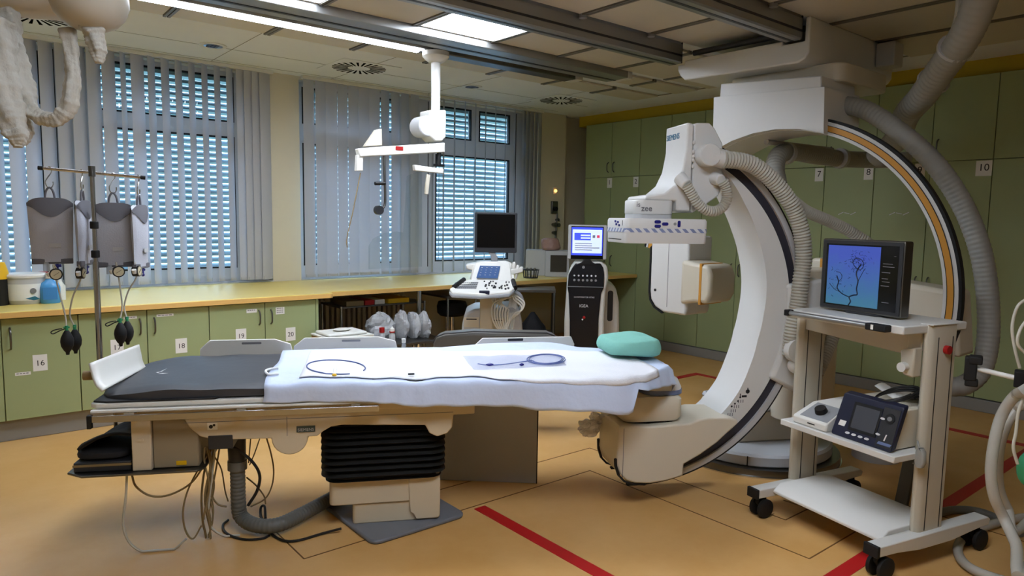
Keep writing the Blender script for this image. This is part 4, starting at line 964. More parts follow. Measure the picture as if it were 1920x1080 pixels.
# ================================================================ monitor cart (local: X along the shelf to the right, Y to the back)
C0 = Vector((3.652, 1.542, 0)); CRZ = math.atan2(-.973, -.232)
CX_ = Vector((math.cos(CRZ), math.sin(CRZ), 0)); CY_ = Vector((-CX_.y, CX_.x, 0))
def CP(px, py, y):
    p = hit(px, py, C0+CY_*y, CY_)-C0; return (p.dot(CX_), p.z)
def CPV(px, py, y): x, z = CP(px, py, y); return Vector((x, y, z))
mat('cart_white', 'd3d2cc', .4, var=.02)
mat('cart_cream', 'bfb8a6', .45, var=.02)
K_ = thing('equipment_cart', 'white wheeled equipment cart carrying a flat monitor on its top tray', 'cart', C0, CRZ)
for s in (-1, 1):
    x0, x1 = (-.385, -.315) if s < 0 else (.33, .40)
    ft = obj('foot_bar', MB().prism([(-.41, .165), (.40, .165), (.42, .15), (.41, .125), (.30, .118), (.12, .098), (-.12, .098), (-.28, .115), (-.41, .118)], 0, x0, x1), 'cart_white', K_, bevel=.004)
    obj('end_cap', MB().box((x0-.002, -.418, .115), (x1+.002, -.40, .168)), 'rubber', ft, bevel=.003)
    for y in (-.352, .352):
        xc = (x0+x1)/2
        cs = obj('caster', MB().prism([(y-.02, .118), (y+.03, .118), (y+.035, .07), (y+.0, .045), (y-.03, .08)], 0, xc-.012, xc+.012), 'rubber', K_, bevel=.004)
        for o_2 in (-.028, .028): obj('wheel', MB().tube([(xc+o_2-.013, y+.008, .052), (xc+o_2-.008, y+.008, .052), (xc+o_2+.008, y+.008, .052), (xc+o_2+.013, y+.008, .052)], [.044, .052, .052, .044], 20), 'rubber', cs)
    px0, px1 = (-.402, -.350) if s < 0 else (.322, .374)
    po = obj('post', MB().prism([(px0+.006, -.10), (px0+.02, -.112), (px1-.02, -.112), (px1-.006, -.10), (px1, -.085), (px1, .07), (px0, .07), (px0, -.085)], 2, .16, 1.10 if s < 0 else 1.145), 'cart_cream', K_, bevel=.003)
    xe = px1
    for y in (-.06, .045): obj('post_groove', MB().box((xe-.001, y-.003, .17), (xe+.0008, y+.003, 1.09)), 'ink', po, smooth=False)
    if s > 0:
        obj('post_cap', MB().box((px0-.004, -.114, 1.145), (px1+.004, .074, 1.152)), 'cart_white', po, bevel=.003)
        obj('red_knob', MB().cyl((px1, -.005, 1.03), (px1+.02, -.005, 1.03), .02), 'red', po)
base_ = MB().prism([(-.30, .135), (-.30, .15), (-.25, .185), (.1, .188), (.12, .17), (.12, .135)], 0, -.315, .33)
obj('base_panel', base_, 'cart_white', K_, bevel=.004)
obj('middle_shelf', MB().box((-.292, -.30, .525), (.366, .05, .556)), 'cart_white', K_, bevel=.004)
tr_ = obj('top_tray', MB().box((-.298, -.28, 1.108), (.352, .18, 1.148)), 'cart_white', K_, bevel=.006)
obj('tray_arm', MB().box((.25, -.10, 1.02), (.322, .06, 1.108)), 'cart_cream', K_, bevel=.006)
obj('apron', MB().prism([(-.345, 1.02), (-.345, 1.107), (.30, 1.107), (.30, .985)], 1, -.09, -.06), 'cart_cream', K_, bevel=.004)
obj('front_rail', MB().cyl((-.275, -.305, 1.132), (.21, -.305, 1.132), .012), 'alu', tr_)
obj('rail_cap', MB().box((-.29, -.322, 1.116), (-.262, -.28, 1.148)), 'rubber', tr_, bevel=.004)
cl_ = obj('rail_clamp', MB().box((.19, -.325, 1.114), (.295, -.28, 1.146)), 'rubber', tr_, bevel=.005)
obj('clamp_tag', MB().box((.222, -.3265, 1.12), (.235, -.324, 1.142)), 'paper', cl_, smooth=False)
hb = obj('tilt_bracket', MB().prism([(.26, 1.02), (.33, 1.04), (.33, .90), (.28, .905), (.265, .94)], 1, -.16, -.10), 'cart_cream', K_, bevel=.008)
obj('tilt_knob', MB().cyl((.29, -.19, .945), (.29, -.15, .945), .022), 'cart_white', hb)
# monitor with the angiogram
mo = thing('monitor', 'flat grey monitor showing a blue angiogram on top of the cart', 'monitor', C0+CY_*-.08+Vector((0, 0, 1.148)), CRZ)
def mz(z): return z-1.148
obj('stand_foot', MB().prism([(x, y) for x, y in rrect(.24, .17, .06, 5, cx=0, cy=.05)], 2, 0, .012), 'plastic_dark', mo, bevel=.003)
obj('stand_neck', MB().box((-.05, .06, .012), (.05, .09, .16)), 'plastic_dark', mo, bevel=.006)
cs = obj('screen_case', MB().prism(rrect(.462, .365, .01, 3, cx=-.016, cy=.192), 1, -.03, .03), 'steel_dark', mo, bevel=.004)
M('steel_dark')
obj('bezel', MB().prism(rrect(.448, .35, .006, 3, cx=-.016, cy=.192), 1, -.033, -.029), 'plastic_dark', cs, bevel=.001)
obj('screen_edge', MB().box((-.218, -.0345, .034), (.188, -.0325, .350)), 'black_gloss', cs, smooth=False)
m = bpy.data.materials.new('angiogram_image'); m.use_nodes = True; _M['angio'] = m; nt = m.node_tree; b = nt.nodes['Principled BSDF']
tc = nt.nodes.new('ShaderNodeTexCoord'); sp = nt.nodes.new('ShaderNodeSeparateXYZ'); r1 = nt.nodes.new('ShaderNodeValToRGB'); nz_ = nt.nodes.new('ShaderNodeTexNoise'); nz_.inputs['Scale'].default_value = 18; ad = nt.nodes.new('ShaderNodeMath'); ad.operation = 'MULTIPLY_ADD'; ad.inputs[1].default_value = .35
nt.links.new(tc.outputs['Generated'], sp.inputs[0]); nt.links.new(tc.outputs['Object'], nz_.inputs['Vector']); nt.links.new(nz_.outputs['Fac'], ad.inputs[0]); nt.links.new(sp.outputs['Z'], ad.inputs[2])
nt.links.new(ad.outputs[0], r1.inputs[0]); r1.color_ramp.elements[0].color = (*srgb('4788a8'), 1); r1.color_ramp.elements[1].color = (*srgb('4f66d2'), 1); r1.color_ramp.elements[0].position = .15; r1.color_ramp.elements[1].position = 1
b.inputs['Base Color'].default_value = (0, 0, 0, 1); nt.links.new(r1.outputs[0], b.inputs['Emission Color']); b.inputs['Emission Strength'].default_value = SCREEN; b.inputs['Roughness'].default_value = .2
obj('screen_image', MB().box((-.205, -.0355, .040), (.094, -.0338, .342)), 'angio', cs, smooth=False)
mat('vessel', '0f2038', .5, var=0)
mb = MB()
rnd = random.Random(5)
def vs(pts, r):
    p = smooth_path([(-.205+.299*x, -.0358, .040+.302*(1-y)) for x, y in pts], 4)
    mb.tube(p, r, 5)
vs([(.46, 1.0), (.50, .93), (.47, .86), (.55, .82), (.62, .80), (.60, .70), (.62, .58), (.58, .47), (.60, .38), (.66, .30)], .0036)
vs([(.47, .86), (.36, .83), (.28, .79), (.22, .72), (.24, .62), (.20, .52)], .0030)
vs([(.60, .38), (.54, .34), (.50, .28), (.52, .22), (.60, .20), (.68, .24), (.70, .33), (.64, .40)], .0018)
vs([(.62, .58), (.66, .50), (.70, .42), (.74, .36)], .0016)
vs([(.28, .79), (.18, .76), (.10, .70), (.06, .66)], .0016); vs([(.24, .62), (.30, .55), (.27, .47), (.18, .45)], .0016)
for k in range(110):
    cx_, cy_ = (rnd.gauss(.22, .11), rnd.gauss(.58, .12)) if k < 24 else (rnd.gauss(.60, .10), rnd.gauss(.27, .10))
    cx_ = min(.9, max(.06, cx_)); cy_ = min(.9, max(.07, cy_)); a = rnd.uniform(0, 6)
    vs([(cx_, cy_), (cx_+.022*math.cos(a), cy_+.018*math.sin(a)), (cx_+.045*math.cos(a+.5), cy_+.035*math.sin(a+.5))], rnd.choice((.0005, .0007, .001)))
obj('vessel_tree', mb, 'vessel', cs)
for z, x0, x1 in ((.300, .165, .175), (.262, .11, .16), (.248, .11, .17), (.22, .105, .15), (.19, .108, .14), (.175, .11, .15), (.155, .105, .148), (.075, .115, .152)): obj('text_line', MB().box((x0, -.0352, z), (x1, -.034, z+.0025)), 'ink_grey', cs, smooth=False)
# instruments on the middle shelf
S0 = .5565
dv = thing('irrigation_pump', 'white low instrument with black knob at the left of the cart shelf', 'instrument', C0+CX_*-.05+CY_*-.1+Vector((0, 0, S0)), CRZ)
def L(dx, dy): return lambda x, y, z: (x-dx, y-dy, z-S0)
f = L(-.05, -.1)
obj('case', MB().loft([[(x-(-.05), y+.1, z-S0) for x, y, z in r] for r in ([(-.225, -.285, S0), (-.015, -.285, S0), (-.015, .12, S0), (-.225, .12, S0)], [(-.225, -.285, S0+.04), (-.015, -.285, S0+.04), (-.015, .12, S0+.04), (-.225, .12, S0+.04)], [(-.205, -.16, S0+.105), (-.02, -.16, S0+.105), (-.02, .10, S0+.11), (-.205, .10, S0+.11)])]), 'plastic_white', dv, bevel=.008)
def slope(x, k, o=0):  # a point on the sloped front
    y = -.285+.125*k; z = .04+.065*k; return (x+.05, y+.1-.0046*o, z+.0089*o)
mb = MB(); mb.loft([[slope(x, k, o) for x, k in ((-.19, .1), (-.022, .1), (-.025, .98), (-.175, .98))] for o in (-.1, .12)])
pn = obj('control_panel', mb, 'plastic_grey', dv, smooth=False)
a, b = Vector(slope(-.105, .55)), Vector(slope(-.105, .55, 2.6)); obj('dial', MB().cyl(a, b, .032, .028, 20), 'black', dv)
obj('maker_mark', MB().box((-.13+.05, -.2865+.1, .018), (-.085+.05, -.284+.1, .024)), 'ink', dv, smooth=False)
dv = thing('generator_unit', 'navy fronted instrument with grey screen on the cart shelf', 'instrument', C0+CX_*.17+CY_*-.12+Vector((0, 0, S0)), CRZ)
obj('case', MB().box((-.15, -.10, .004), (.145, .26, .19)), 'plastic_cream', dv, bevel=.008)
# front leans back: 0 bottom .. 1 top
def fr(x, k, o=0): return (x-.17, -.16+.055*k-.0098*o+.012, .005+.205*k-.0026*o)
fp_ = obj('front_panel', MB().loft([[fr(x, k, o) for x, k in ((-.0, 0), (.012, -.02), (.318, -.02), (.325, 0), (.338, .97), (.33, 1), (.035, 1), (.02, .97))] for o in (-3.5, 0)]), 'navy', dv, bevel=.004)
def frbox(name, x0, x1, k0, k1, o, m_, par=None): return obj(name, MB().loft([[fr(x, k, q) for x, k in ((x0, k0), (x1, k0), (x1+.006, k1), (x0+.006, k1))] for q in (0, o)]), m_, par or fp_, smooth=False)
frbox('screen_frame', .085, .235, .20, .86, .3, 'black'); mat('lcd_grey', '474a50', .25, var=.04); frbox('screen', .098, .225, .27, .80, .45, 'lcd_grey')
frbox('side_module', .24, .322, .04, .92, .25, 'plastic_dark'); frbox('maker_label', .03, .065, .24, .36, .3, 'paper'); frbox('lilac_strip', .25, .315, .10, .16, .4, 'stripe_blue')
for x, k in ((.09, .12), (.125, .12), (.16, .12), (.195, .12), (.245, .30), (.25, .66)): obj('key', MB().loft([[fr(x+a*.012, k+b*.022, o) for a, b in [(math.cos(t), math.sin(t)) for t in [2*PI*j/10 for j in range(10)]]] for o in (0, .5)]), 'ink_light', fp_)
for k, r in ((.70, .024),): obj('connector', MB().loft([[fr(.285+r*math.cos(t), k+r*4.6*math.sin(t)*1, o) for t in [2*PI*j/16 for j in range(16)]] for o in (0, .6)]), 'black', fp_)
obj('connector_mark', MB().loft([[fr(.285+.012*math.cos(t), .70+.05*math.sin(t), o) for t in [2*PI*j/12 for j in range(12)]] for o in (.6, .75)]), 'ink_grey', fp_)
frbox('small_mark', .278, .284, .2, .34, .4, 'ink_light')
tp = thing('paper_tray', 'open white cardboard packaging lying on the navy instrument', 'packaging', C0+CX_*.19+CY_*.02+Vector((0, 0, S0+.1905)), CRZ)
obj('card_fold', MB().grid(lambda s, q: (-.12+.24*s, -.08+.2*q, .004+.05*abs(s-.45)*2*(1-.4*q)+.015*math.sin(6*q)), 10, 8), 'paper', tp, ang=20, solid=.003)
mb = MB(); pts = []
for k in range(90):
    a = 2*PI*k/30; pts.append((.085*math.cos(a)*(1+.04*math.sin(k*.4)), .10*math.sin(a)*(1+.05*math.cos(k*.23)), .006+.07*(.5+.5*math.sin(a+.6))*(.6+.4*k/90)+.002*(k//30)))
mb.tube(smooth_path(pts, 2), .006, 6)
t = tag(obj('cable_coil', mb, 'cable_black'), 'coiled black cable lying on top of the navy instrument', 'cable'); t.location = C0+CX_*.215+CY_*-.09+Vector((0, 0, S0+.196)); t.rotation_euler.z = CRZ
pts = [CPV(1722, 805, .0), CPV(1721, 830, -.12), CPV(1728, 850, -.14), CPV(1733, 868, -.13), CPV(1724, 872, -.13), CPV(1712, 868, -.13)]
t = tag(obj('mains_cord', MB().tube(smooth_path([Vector(p) for p in pts], 5), .005, 6), 'hose_grey'), 'grey cord hanging in front of the right cart post', 'cord'); t.location = C0; t.rotation_euler.z = CRZ
a = CPV(1726, 858, -.14); obj('cord_plug', MB().loft([[(a.x+x, a.y+y, a.z+z) for x, y in rrect(w_, .03, .01, 4)] for z, w_ in ((-.045, .03), (-.02, .05), (.03, .04), (.045, .015))]), 'hose_grey', t)
a, b = DP(1698, 862, 4.2), DP(1690, 946, 4.2)
fz_ = ZP(1690, 946, 0)
t = single('drain_duct', 'flat grey duct dropping to the floor behind the cart shelf', 'duct', MB().bar(Vector((fz_.x, fz_.y, 0)), Vector((fz_.x+.05, fz_.y-.03, .42)), .07, .03, up=(1, 0, 0)), 'hose_dark', bevel=.006)
# ================================================================ things at the right edge
mat('tube_clear', 'b9b5aa', .25, alpha=.75, var=.05)
t = thing('clamp_arm', 'white rod with black clamps reaching in from the right edge', 'arm', tuple(DP(1870, 700, 3.0)))
a, b = DP(1826, 690, 3.05), DP(1960, 722, 2.85)
obj('rod', MB().cyl(a, b, .011), 'plastic_white', t, world=True)
def facing(px): return -(YAW+math.atan((px-960)/FOC))
mb = MB(Matrix.Translation(a) @ Matrix.Rotation(facing(1826), 4, 'Z'))
mb.box((-.035, -.03, -.055), (.012, .03, .05)); mb.box((-.02, -.035, .02), (.03, .035, .055)); mb.box((-.03, -.028, -.08), (.02, .028, -.05))
obj('rod_clamp', mb, 'rubber', t, world=True, bevel=.006)
c = DP(1912, 710, 2.92); mb = MB(Matrix.Translation(c) @ Matrix.Rotation(facing(1912), 4, 'Z')); mb.box((-.02, -.03, -.035), (.03, .03, .035)); obj('rod_clamp', mb, 'rubber', t, world=True, bevel=.006)
PZ_ = ZP(2010, 960, 0)
def hose(label, l, r, m_, corr=True, cat='hose', name='breathing_hose', floor=True):
    p = [DP(x, y, d) if isinstance(d, (int, float)) else ZP(x, y, r+.003) for x, y, d in l]
    if not isinstance(l[0][2], str) and cat != 'wire': p.insert(0, Vector((PZ_.x, PZ_.y, p[0].z)))
    if isinstance(l[-1][2], (int, float)) and l[-1][0] > 1912 and cat != 'wire': p.append(Vector((PZ_.x, PZ_.y, max(.06, p[-1].z))))
    if corr: q, rs = corrugated(p, r, .016, .05, 12)
    else: q = smooth_path(p, 6); rs = [r]*len(q)
    for c in q: c.z = max(c.z, r*1.05)
    return tag(obj(name, MB().tube(q, rs, 12), m_, None, loc=tuple(q[len(q)//2])), label, cat)
hose('translucent hose arching nearest the right edge', [(1935, 722, 2.75), (1905, 740, 2.8), (1880, 775, 2.85), (1866, 820, 2.85), (1858, 880, 2.85), (1864, 930, 2.85), (1884, 975, 2.85), (1905, 1020, 2.75), (1925, 1070, 2.6)], .021, 'tube_clear', corr=False)
hose('second translucent hose just inside the arching one', [(1940, 745, 2.95), (1905, 768, 2.95), (1882, 810, 2.95), (1872, 860, 2.95), (1874, 915, 2.95), (1890, 955, 2.95), (1915, 990, 2.95)], .019, 'tube_clear', corr=False)
hose('translucent hose looping flat on the floor at bottom right', [(1935, 968, 'f'), (1890, 975, 'f'), (1840, 990, 'f'), (1805, 1010, 'f'), (1796, 1035, 'f'), (1815, 1062, 'f'), (1860, 1082, 'f'), (1925, 1100, 'f')], .022, 'tube_clear', corr=False)
hose('smooth grey hose lying on the floor behind the cart wheel', [(1745, 968, 'f'), (1775, 958, 'f'), (1810, 956, 'f'), (1845, 962, 'f'), (1880, 978, 'f'), (1915, 1000, 'f')], .022, 'hose_dark', corr=False, name='floor_hose')
for l, pts in (('thin white wire loop at the right edge above the rod', [(1925, 560, 2.8), (1908, 575, 2.8), (1898, 610, 2.8), (1902, 650, 2.8), (1912, 690, 2.8)]), ('thin white wire hanging below the rod at the right edge', [(1925, 735, 2.7), (1910, 770, 2.7), (1905, 810, 2.7), (1900, 840, 2.7), (1908, 870, 2.7)]), ('second thin white wire curling at the right edge', [(1925, 600, 2.75), (1912, 620, 2.75), (1908, 645, 2.75), (1925, 665, 2.75)])):
    hose(l, pts, .006, 'cable_white', corr=False, cat='wire', name='wire')
t = single('breathing_bag', 'green rubber breathing bag cut off by the right edge', 'bag', MB().ball(DP(1934, 880, 2.75), .05, .05, .075), mat('bag_green', '2f8f62', .45, var=.05))
# carrier for what hangs at the right edge: a pole just outside the frame
pz = ZP(2010, 960, 0); t = thing('equipment_pole', 'steel stand pole just beyond the right edge carrying rod and hoses', 'stand', (pz.x, pz.y, 0))
obj('pole', MB().cyl((0, 0, .03), (0, 0, 1.5), .018), 'steel', t); obj('pole_base', MB().lathe([(.0, 0), (.22, 0), (.22, .03), (.0, .05)]), 'steel_dark', t)
# ================================================================ infusion rail with four pressure cuffs
mat('cuff_fabric', 'b6b9c2', .8, var=.05, bump=.2, bscale=120)
mat('cuff_dark', '66666c', .7, var=.06)
mat('cuff_bag', 'a9a9ae', .5, var=.04)
mat('gauge_face', 'cbbf9c', .4, var=0)
mat('bottle_clear', 'cfd6da', .15, alpha=.5, var=0)
pb = TW(-1.585, .42, .66); tp_ = DP(178, 322, 3.80); pt = Vector((pb.x, pb.y, tp_.z))
t = thing('infusion_stand', 'chrome infusion pole with crossbar clamped to the table rail', 'stand', pb)
obj('pole', MB().cyl(pb, pt.lerp(pb, .42), .0155).cyl(pt.lerp(pb, .42), pt, .0115), 'steel', t, world=True)
for f_ in (.25, .385): q = pt.lerp(pb, f_); obj('pole_clamp', MB().cyl(q-Vector((0, 0, .02)), q+Vector((0, 0, .02)), .021), 'rubber', t, world=True, bevel=.004)
la, ra = DP(76, 315, 3.72), DP(268, 333, 3.90)
obj('crossbar', MB().cyl(la, ra, .008), 'chrome', t, world=True)
for q, s in ((la, -1), (ra, 1)): d_ = (ra-la).normalized(); obj('bar_cap', MB().cyl(q-d_*.012, q+d_*.012, .011), 'rubber', t, world=True)
obj('top_clamp', MB().cyl(pt-Vector((0, 0, .03)), pt+Vector((0, 0, .025)), .017), 'steel_dark', t, world=True)
obj('rail_block', MB().box((pb.x-.03, pb.y-.03, .655), (pb.x+.03, pb.y+.03, .72)), 'steel_dark', t, world=True, bevel=.005)
bdir = (ra-la).normalized()
def cuff(px, yaw, label, tube_px, bulb_px, lead, up):
    k = (px-76)/(268-76); top = la.lerp(ra, k); d = (top-EYE).dot(AX_F)
    az = facing(px)+yaw
    g = thing('pressure_cuff', label, 'pressure cuff', top+Vector((0, 0, -.52)), az)
    z0 = .52
    hk = [(0, 0, z0+.012), (.014, 0, z0+.004), (.012, 0, z0-.02), (-.004, 0, z0-.045), (-.016, 0, z0-.07), (-.010, 0, z0-.095), (.008, 0, z0-.10), (.018, 0, z0-.085), (.018, 0, z0-.068)]
    obj('hook', MB().tube(smooth_path(hk, 4), .0032, 6), 'chrome', g)
    obj('strap', MB().tube(smooth_path([(-.024, 0, z0-.17), (-.016, 0, z0-.12), (0, 0, z0-.10), (.016, 0, z0-.12), (.024, 0, z0-.17)], 4), .006, 6), 'cuff_dark', g)
    W, H0, H1 = .105, z0-.50, z0-.155
    def body(s, q, side):
        x = -W+2*W*s; taper = 1-.10*q; zz = H1-(H1-H0)*q
        zz -= .03*(abs(2*s-1)**4)*(1-q); th = .026*math.sqrt(max(0, 1-(2*s-1)**2*.98))*(.5+.5*math.sin(PI*min(1, q*1.1+.05)))
        return (x*taper, side*th, zz)
    b_ = obj('bladder', MB().loft([[body(s/16, q/14, -1) for s in range(17)]+[body(s/16, q/14, 1) for s in range(15, 0, -1)] for q in range(15)]), 'cuff_fabric', g, ang=60)
    mb = MB(); mb.grid(lambda s, q: (lambda p: (p[0]*1.01, p[1]*1.08-.003, p[2]+.001))(body(s, q*(.05+.25*math.sin(PI*s)), -1)), 16, 5); obj('top_flap', mb, 'cuff_dark', b_, ang=60)
    mb = MB(); mb.grid(lambda s, q: (lambda p: (p[0]*1.01, p[1]*1.08+.003, p[2]+.001))(body(s, q*(.05+.25*math.sin(PI*s)), 1)), 16, 5); obj('top_flap', mb, 'cuff_dark', b_, ang=60)
    obj('bottom_band', MB().box((-W*.9, -.012, H0-.012), (W*.9, .012, H0+.018)), 'cuff_dark', b_, bevel=.004)
    obj('paper_patch', MB().box((-.015, -.0275, H0+.08), (.04, -.022, H0+.10)), 'plastic_light_grey', b_, smooth=False)
    obj('drip_port', MB().cyl((-.03, 0, H0-.05), (-.03, 0, H0), .016), 'bottle_clear', g)
    obj('stopcock', MB().cyl((.02, 0, H0-.05), (.02, 0, H0), .006).cyl((.004, 0, H0-.022), (.038, 0, H0-.022), .008).ball((.02, 0, H0-.05), .010), 'button_blue', g)
    inv = basis(g).inverted()
    gp = inv @ DP(tube_px[0], tube_px[1], d-.02)
    gz = obj('gauge', MB().cyl(gp+Vector((0, -.016, 0)), gp+Vector((0, .016, 0)), .031, n=20), 'black', g)
    obj('gauge_face', MB().cyl(gp+Vector((0, -.0175, 0)), gp+Vector((0, -.0158, 0)), .025, n=20), 'gauge_face', gz); obj('needle', MB().bar(gp+Vector((-.012, -.0182, -.008)), gp+Vector((.014, -.0182, .010)), .003, .0015), 'ink', gz)
    obj('gauge_tee', MB().cyl(gp+Vector((-.035, 0, .01)), gp+Vector((-.025, 0, -.01)), .012), 'plastic_white', gz)
    pp = [Vector((.02, 0, H0-.05)), gp+Vector((-.01, 0, .05)), gp+Vector((0, 0, -.03))]+[inv @ DP(x, y, d-.02) for x, y in lead]
    bp_ = inv @ DP(bulb_px[0], bulb_px[1], d-.03)
    pp.append(bp_+Vector((0, 0, .075)))
    obj('air_tube', MB().tube(smooth_path(pp, 6), .0042, 6), 'cable_white', g)
    bl = obj('bulb', MB().lathe([(.004, .062), (.010, .058), (.018, .045), (.029, .02), (.032, .0), (.029, -.025), (.018, -.048), (.010, -.058), (.008, -.072), (.003, -.073)], bp_, 18), 'rubber', g)
    obj('release_valve', MB().cyl(bp_+Vector((0, 0, .058)), bp_+Vector((0, 0, .085)), .008).cyl(bp_+Vector((-.014, 0, .075)), bp_+Vector((.014, 0, .075)), .005), 'bag_green', bl)
    if up: obj('finger_loop', MB().tube(smooth_path([bp_+Vector(v) for v in ((0, 0, .07), (-.03, 0, .06), (-.06, 0, .045), (-.07, 0, .055), (-.05, 0, .066), (-.02, 0, .07))], 4), .003, 6), 'rubber', bl)
cuff(90, .0, 'grey pressure cuff hanging leftmost on the crossbar, facing the room', (105, 514), (126, 640), [(113, 555), (122, 590)], 1)
cuff(150, 1.25, 'edge-on grey pressure cuff hanging just left of the infusion pole', (151, 512), (141, 638), [(137, 555), (131, 590)], 0)
cuff(208, .1, 'grey pressure cuff facing the room, hanging right of the infusion pole', (222, 509), (226, 625), [(226, 545), (229, 575)], 1)
cuff(258, 1.2, 'edge-on grey pressure cuff hanging at the right end of the crossbar', (256, 508), (239, 622), [(241, 545), (233, 575)], 0)
# ================================================================ left end of the worktop
W0 = .9155
def upright(name, label, cat, px, py, prof, m_, sx=1, sy=1, z=W0):
    p = ZP(px, py, z); t = thing(name, label, cat, (p.x, p.y, z), facing(px)); return t, obj('body', MB().lathe(prof, (0, 0, 0), 24, sx, sy), m_, t)
t, o = upright('plastic_bucket', 'white plastic wipes bucket with lid on the left worktop', 'bucket', 48, 568, [(.0, 0), (.115, 0), (.125, .02), (.135, .19), (.135, .195), (.0, .195)], 'plastic_light_grey')
obj('lid', MB().lathe([(.0, .195), (.142, .195), (.144, .21), (.135, .222), (.0, .222)]), 'plastic_white', t)
obj('printed_label', MB().lathe([(.1275, .03), (.1345, .15), (.1300, .15), (.1230, .03)], n=24), 'paper', o); 
obj('label_mark', MB().loft([[(.05+.02*math.cos(a), -.131+y, .10+.02*math.sin(a)) for a in [2*PI*k/14 for k in range(14)]] for y in (0, .02)]), 'ink_grey', o); obj('label_swoosh', MB().loft([[(.0, -.133, .045), (.06, -.123, .06), (.09, -.104, .035), (.05, -.118, .03)], [(.0, -.12, .045), (.06, -.11, .06), (.09, -.09, .035), (.05, -.1, .03)]]), 'logo_teal', o, smooth=False)
mat('bottle_blue', '4f9ad6', .25, var=.04)
t, o = upright('soap_bottle', 'light blue plastic bottle beside the white bucket', 'bottle', 95, 568, [(.0, 0), (.06, 0), (.066, .01), (.066, .12), (.055, .15), (.03, .168), (.022, .185), (.0, .185)], 'bottle_blue', 1, .7)
obj('cap', MB().cyl((0, 0, .185), (0, 0, .225), .026), 'plastic_white', t); obj('label', MB().box((-.045, -.0478, .03), (.045, -.045, .12)), mat('label_blue', '3c7fc0', .5, var=0), o, smooth=False)
t, o = upright('small_bottle', 'small white bottle with red cap behind the blue bottle', 'bottle', 83, 556, [(.0, 0), (.05, 0), (.05, .14), (.03, .16), (.0, .16)], 'plastic_white')
obj('cap', MB().cyl((0, 0, .16), (0, 0, .20), .032), 'red', t)
t, o = upright('white_bottle', 'white bottle standing right of the blue bottle', 'bottle', 112, 562, [(.0, 0), (.042, 0), (.042, .11), (.02, .14), (.02, .16), (.0, .16)], 'plastic_white')
t, o = upright('sharps_container', 'yellow topped black container cut off by the left edge', 'container', -6, 572, [(.0, 0), (.075, 0), (.08, .19), (.0, .19)], 'black')
obj('lid', MB().lathe([(.0, .19), (.082, .19), (.08, .24), (.06, .31), (.0, .32)]), 'yellow', t)
# ================================================================ fabric sheathed ceiling lamp at top left
mat('cloth_beige', 'b6b3a8', .85, var=.04, bump=.6, bscale=40)
mat('lamp_shell', 'b9b3a4', .4, var=.02)
t = thing('ceiling_lamp', 'beige ceiling lamp arm with cloth sleeves at the top left corner', 'lamp', tuple(DP(60, 0, 2.3)))
c = DP(168, 2, 2.2); obj('lamp_dome', MB().lathe([(.0, -.092), (.04, -.09), (.075, -.074), (.10, -.045), (.112, -.01), (.11, .03), (.08, .07), (.0, .08)], c, 30), 'lamp_shell', t, world=True, ang=80)
c = DP(30, -22, 2.3); mb = MB(Matrix.Translation(c) @ Matrix.Rotation(facing(40), 4, 'Z')); mb.loft([[(-.25, y*.8, z*.8) for y, z in rrect(.22, .17, .08, 5)], [(.0, y, z) for y, z in rrect(.22, .17, .08, 5)], [(.14, y, z) for y, z in rrect(.20, .15, .07, 5)], [(.22, y*.6, z*.6) for y, z in rrect(.2, .15, .07, 5)]])
obj('arm_head', mb, 'lamp_shell', t, world=True, ang=60)
cpl = DP(60, -100, 2.3); obj('drop_tube', MB().cyl(DP(80, -10, 2.35), Vector((DP(80, -10, 2.35).x, DP(80, -10, 2.35).y, CZ-.0002)), .05), 'lamp_shell', t, world=True)
def sleeve(name, l, r, parent):
    p = smooth_path([DP(*q) for q in l], 12); rs = []
    for i in range(len(p)):
        k = i/(len(p)-1)*(len(r)-1); j = min(int(k), len(r)-2); rs.append((r[j]+(r[j+1]-r[j])*(k-j))*(1+.05*math.sin(i*1.7)+.04*math.sin(i*.8+2)))
    mb = MB().tube(p, rs, 26, fold=lambda a, i: 1+.12*math.sin(4*a+.16*i+1)+.09*math.sin(3*a-.11*i)+.05*math.sin(8*a+.22*i)+.06*math.sin(.45*i+2*math.sin(a)))
    return obj(name, mb, 'cloth_beige', parent, world=True, ang=180)
sleeve('cloth_sleeve', [(12, 20, 2.2), (18, 70, 2.2), (30, 130, 2.2), (45, 180, 2.2), (62, 212, 2.2), (85, 222, 2.2), (110, 222, 2.2), (128, 198, 2.2), (136, 150, 2.2), (134, 100, 2.2), (128, 55, 2.2)], [.032, .034, .036, .034, .022, .020, .022, .024, .022, .020, .022], t)
sleeve('cloth_sleeve', [(-4, 40, 2.15), (2, 110, 2.15), (12, 170, 2.15), (22, 220, 2.15), (32, 256, 2.15), (34, 276, 2.15)], [.04, .04, .036, .036, .030, .012], t)
sleeve('cloth_sleeve', [(30, 190, 2.22), (38, 220, 2.22), (42, 250, 2.22), (40, 272, 2.22)], [.025, .03, .028, .012], t)
sleeve('cloth_sleeve', [(172, 50, 2.2), (180, 72, 2.2), (184, 98, 2.2), (184, 118, 2.2)], [.034, .028, .022, .012], t)
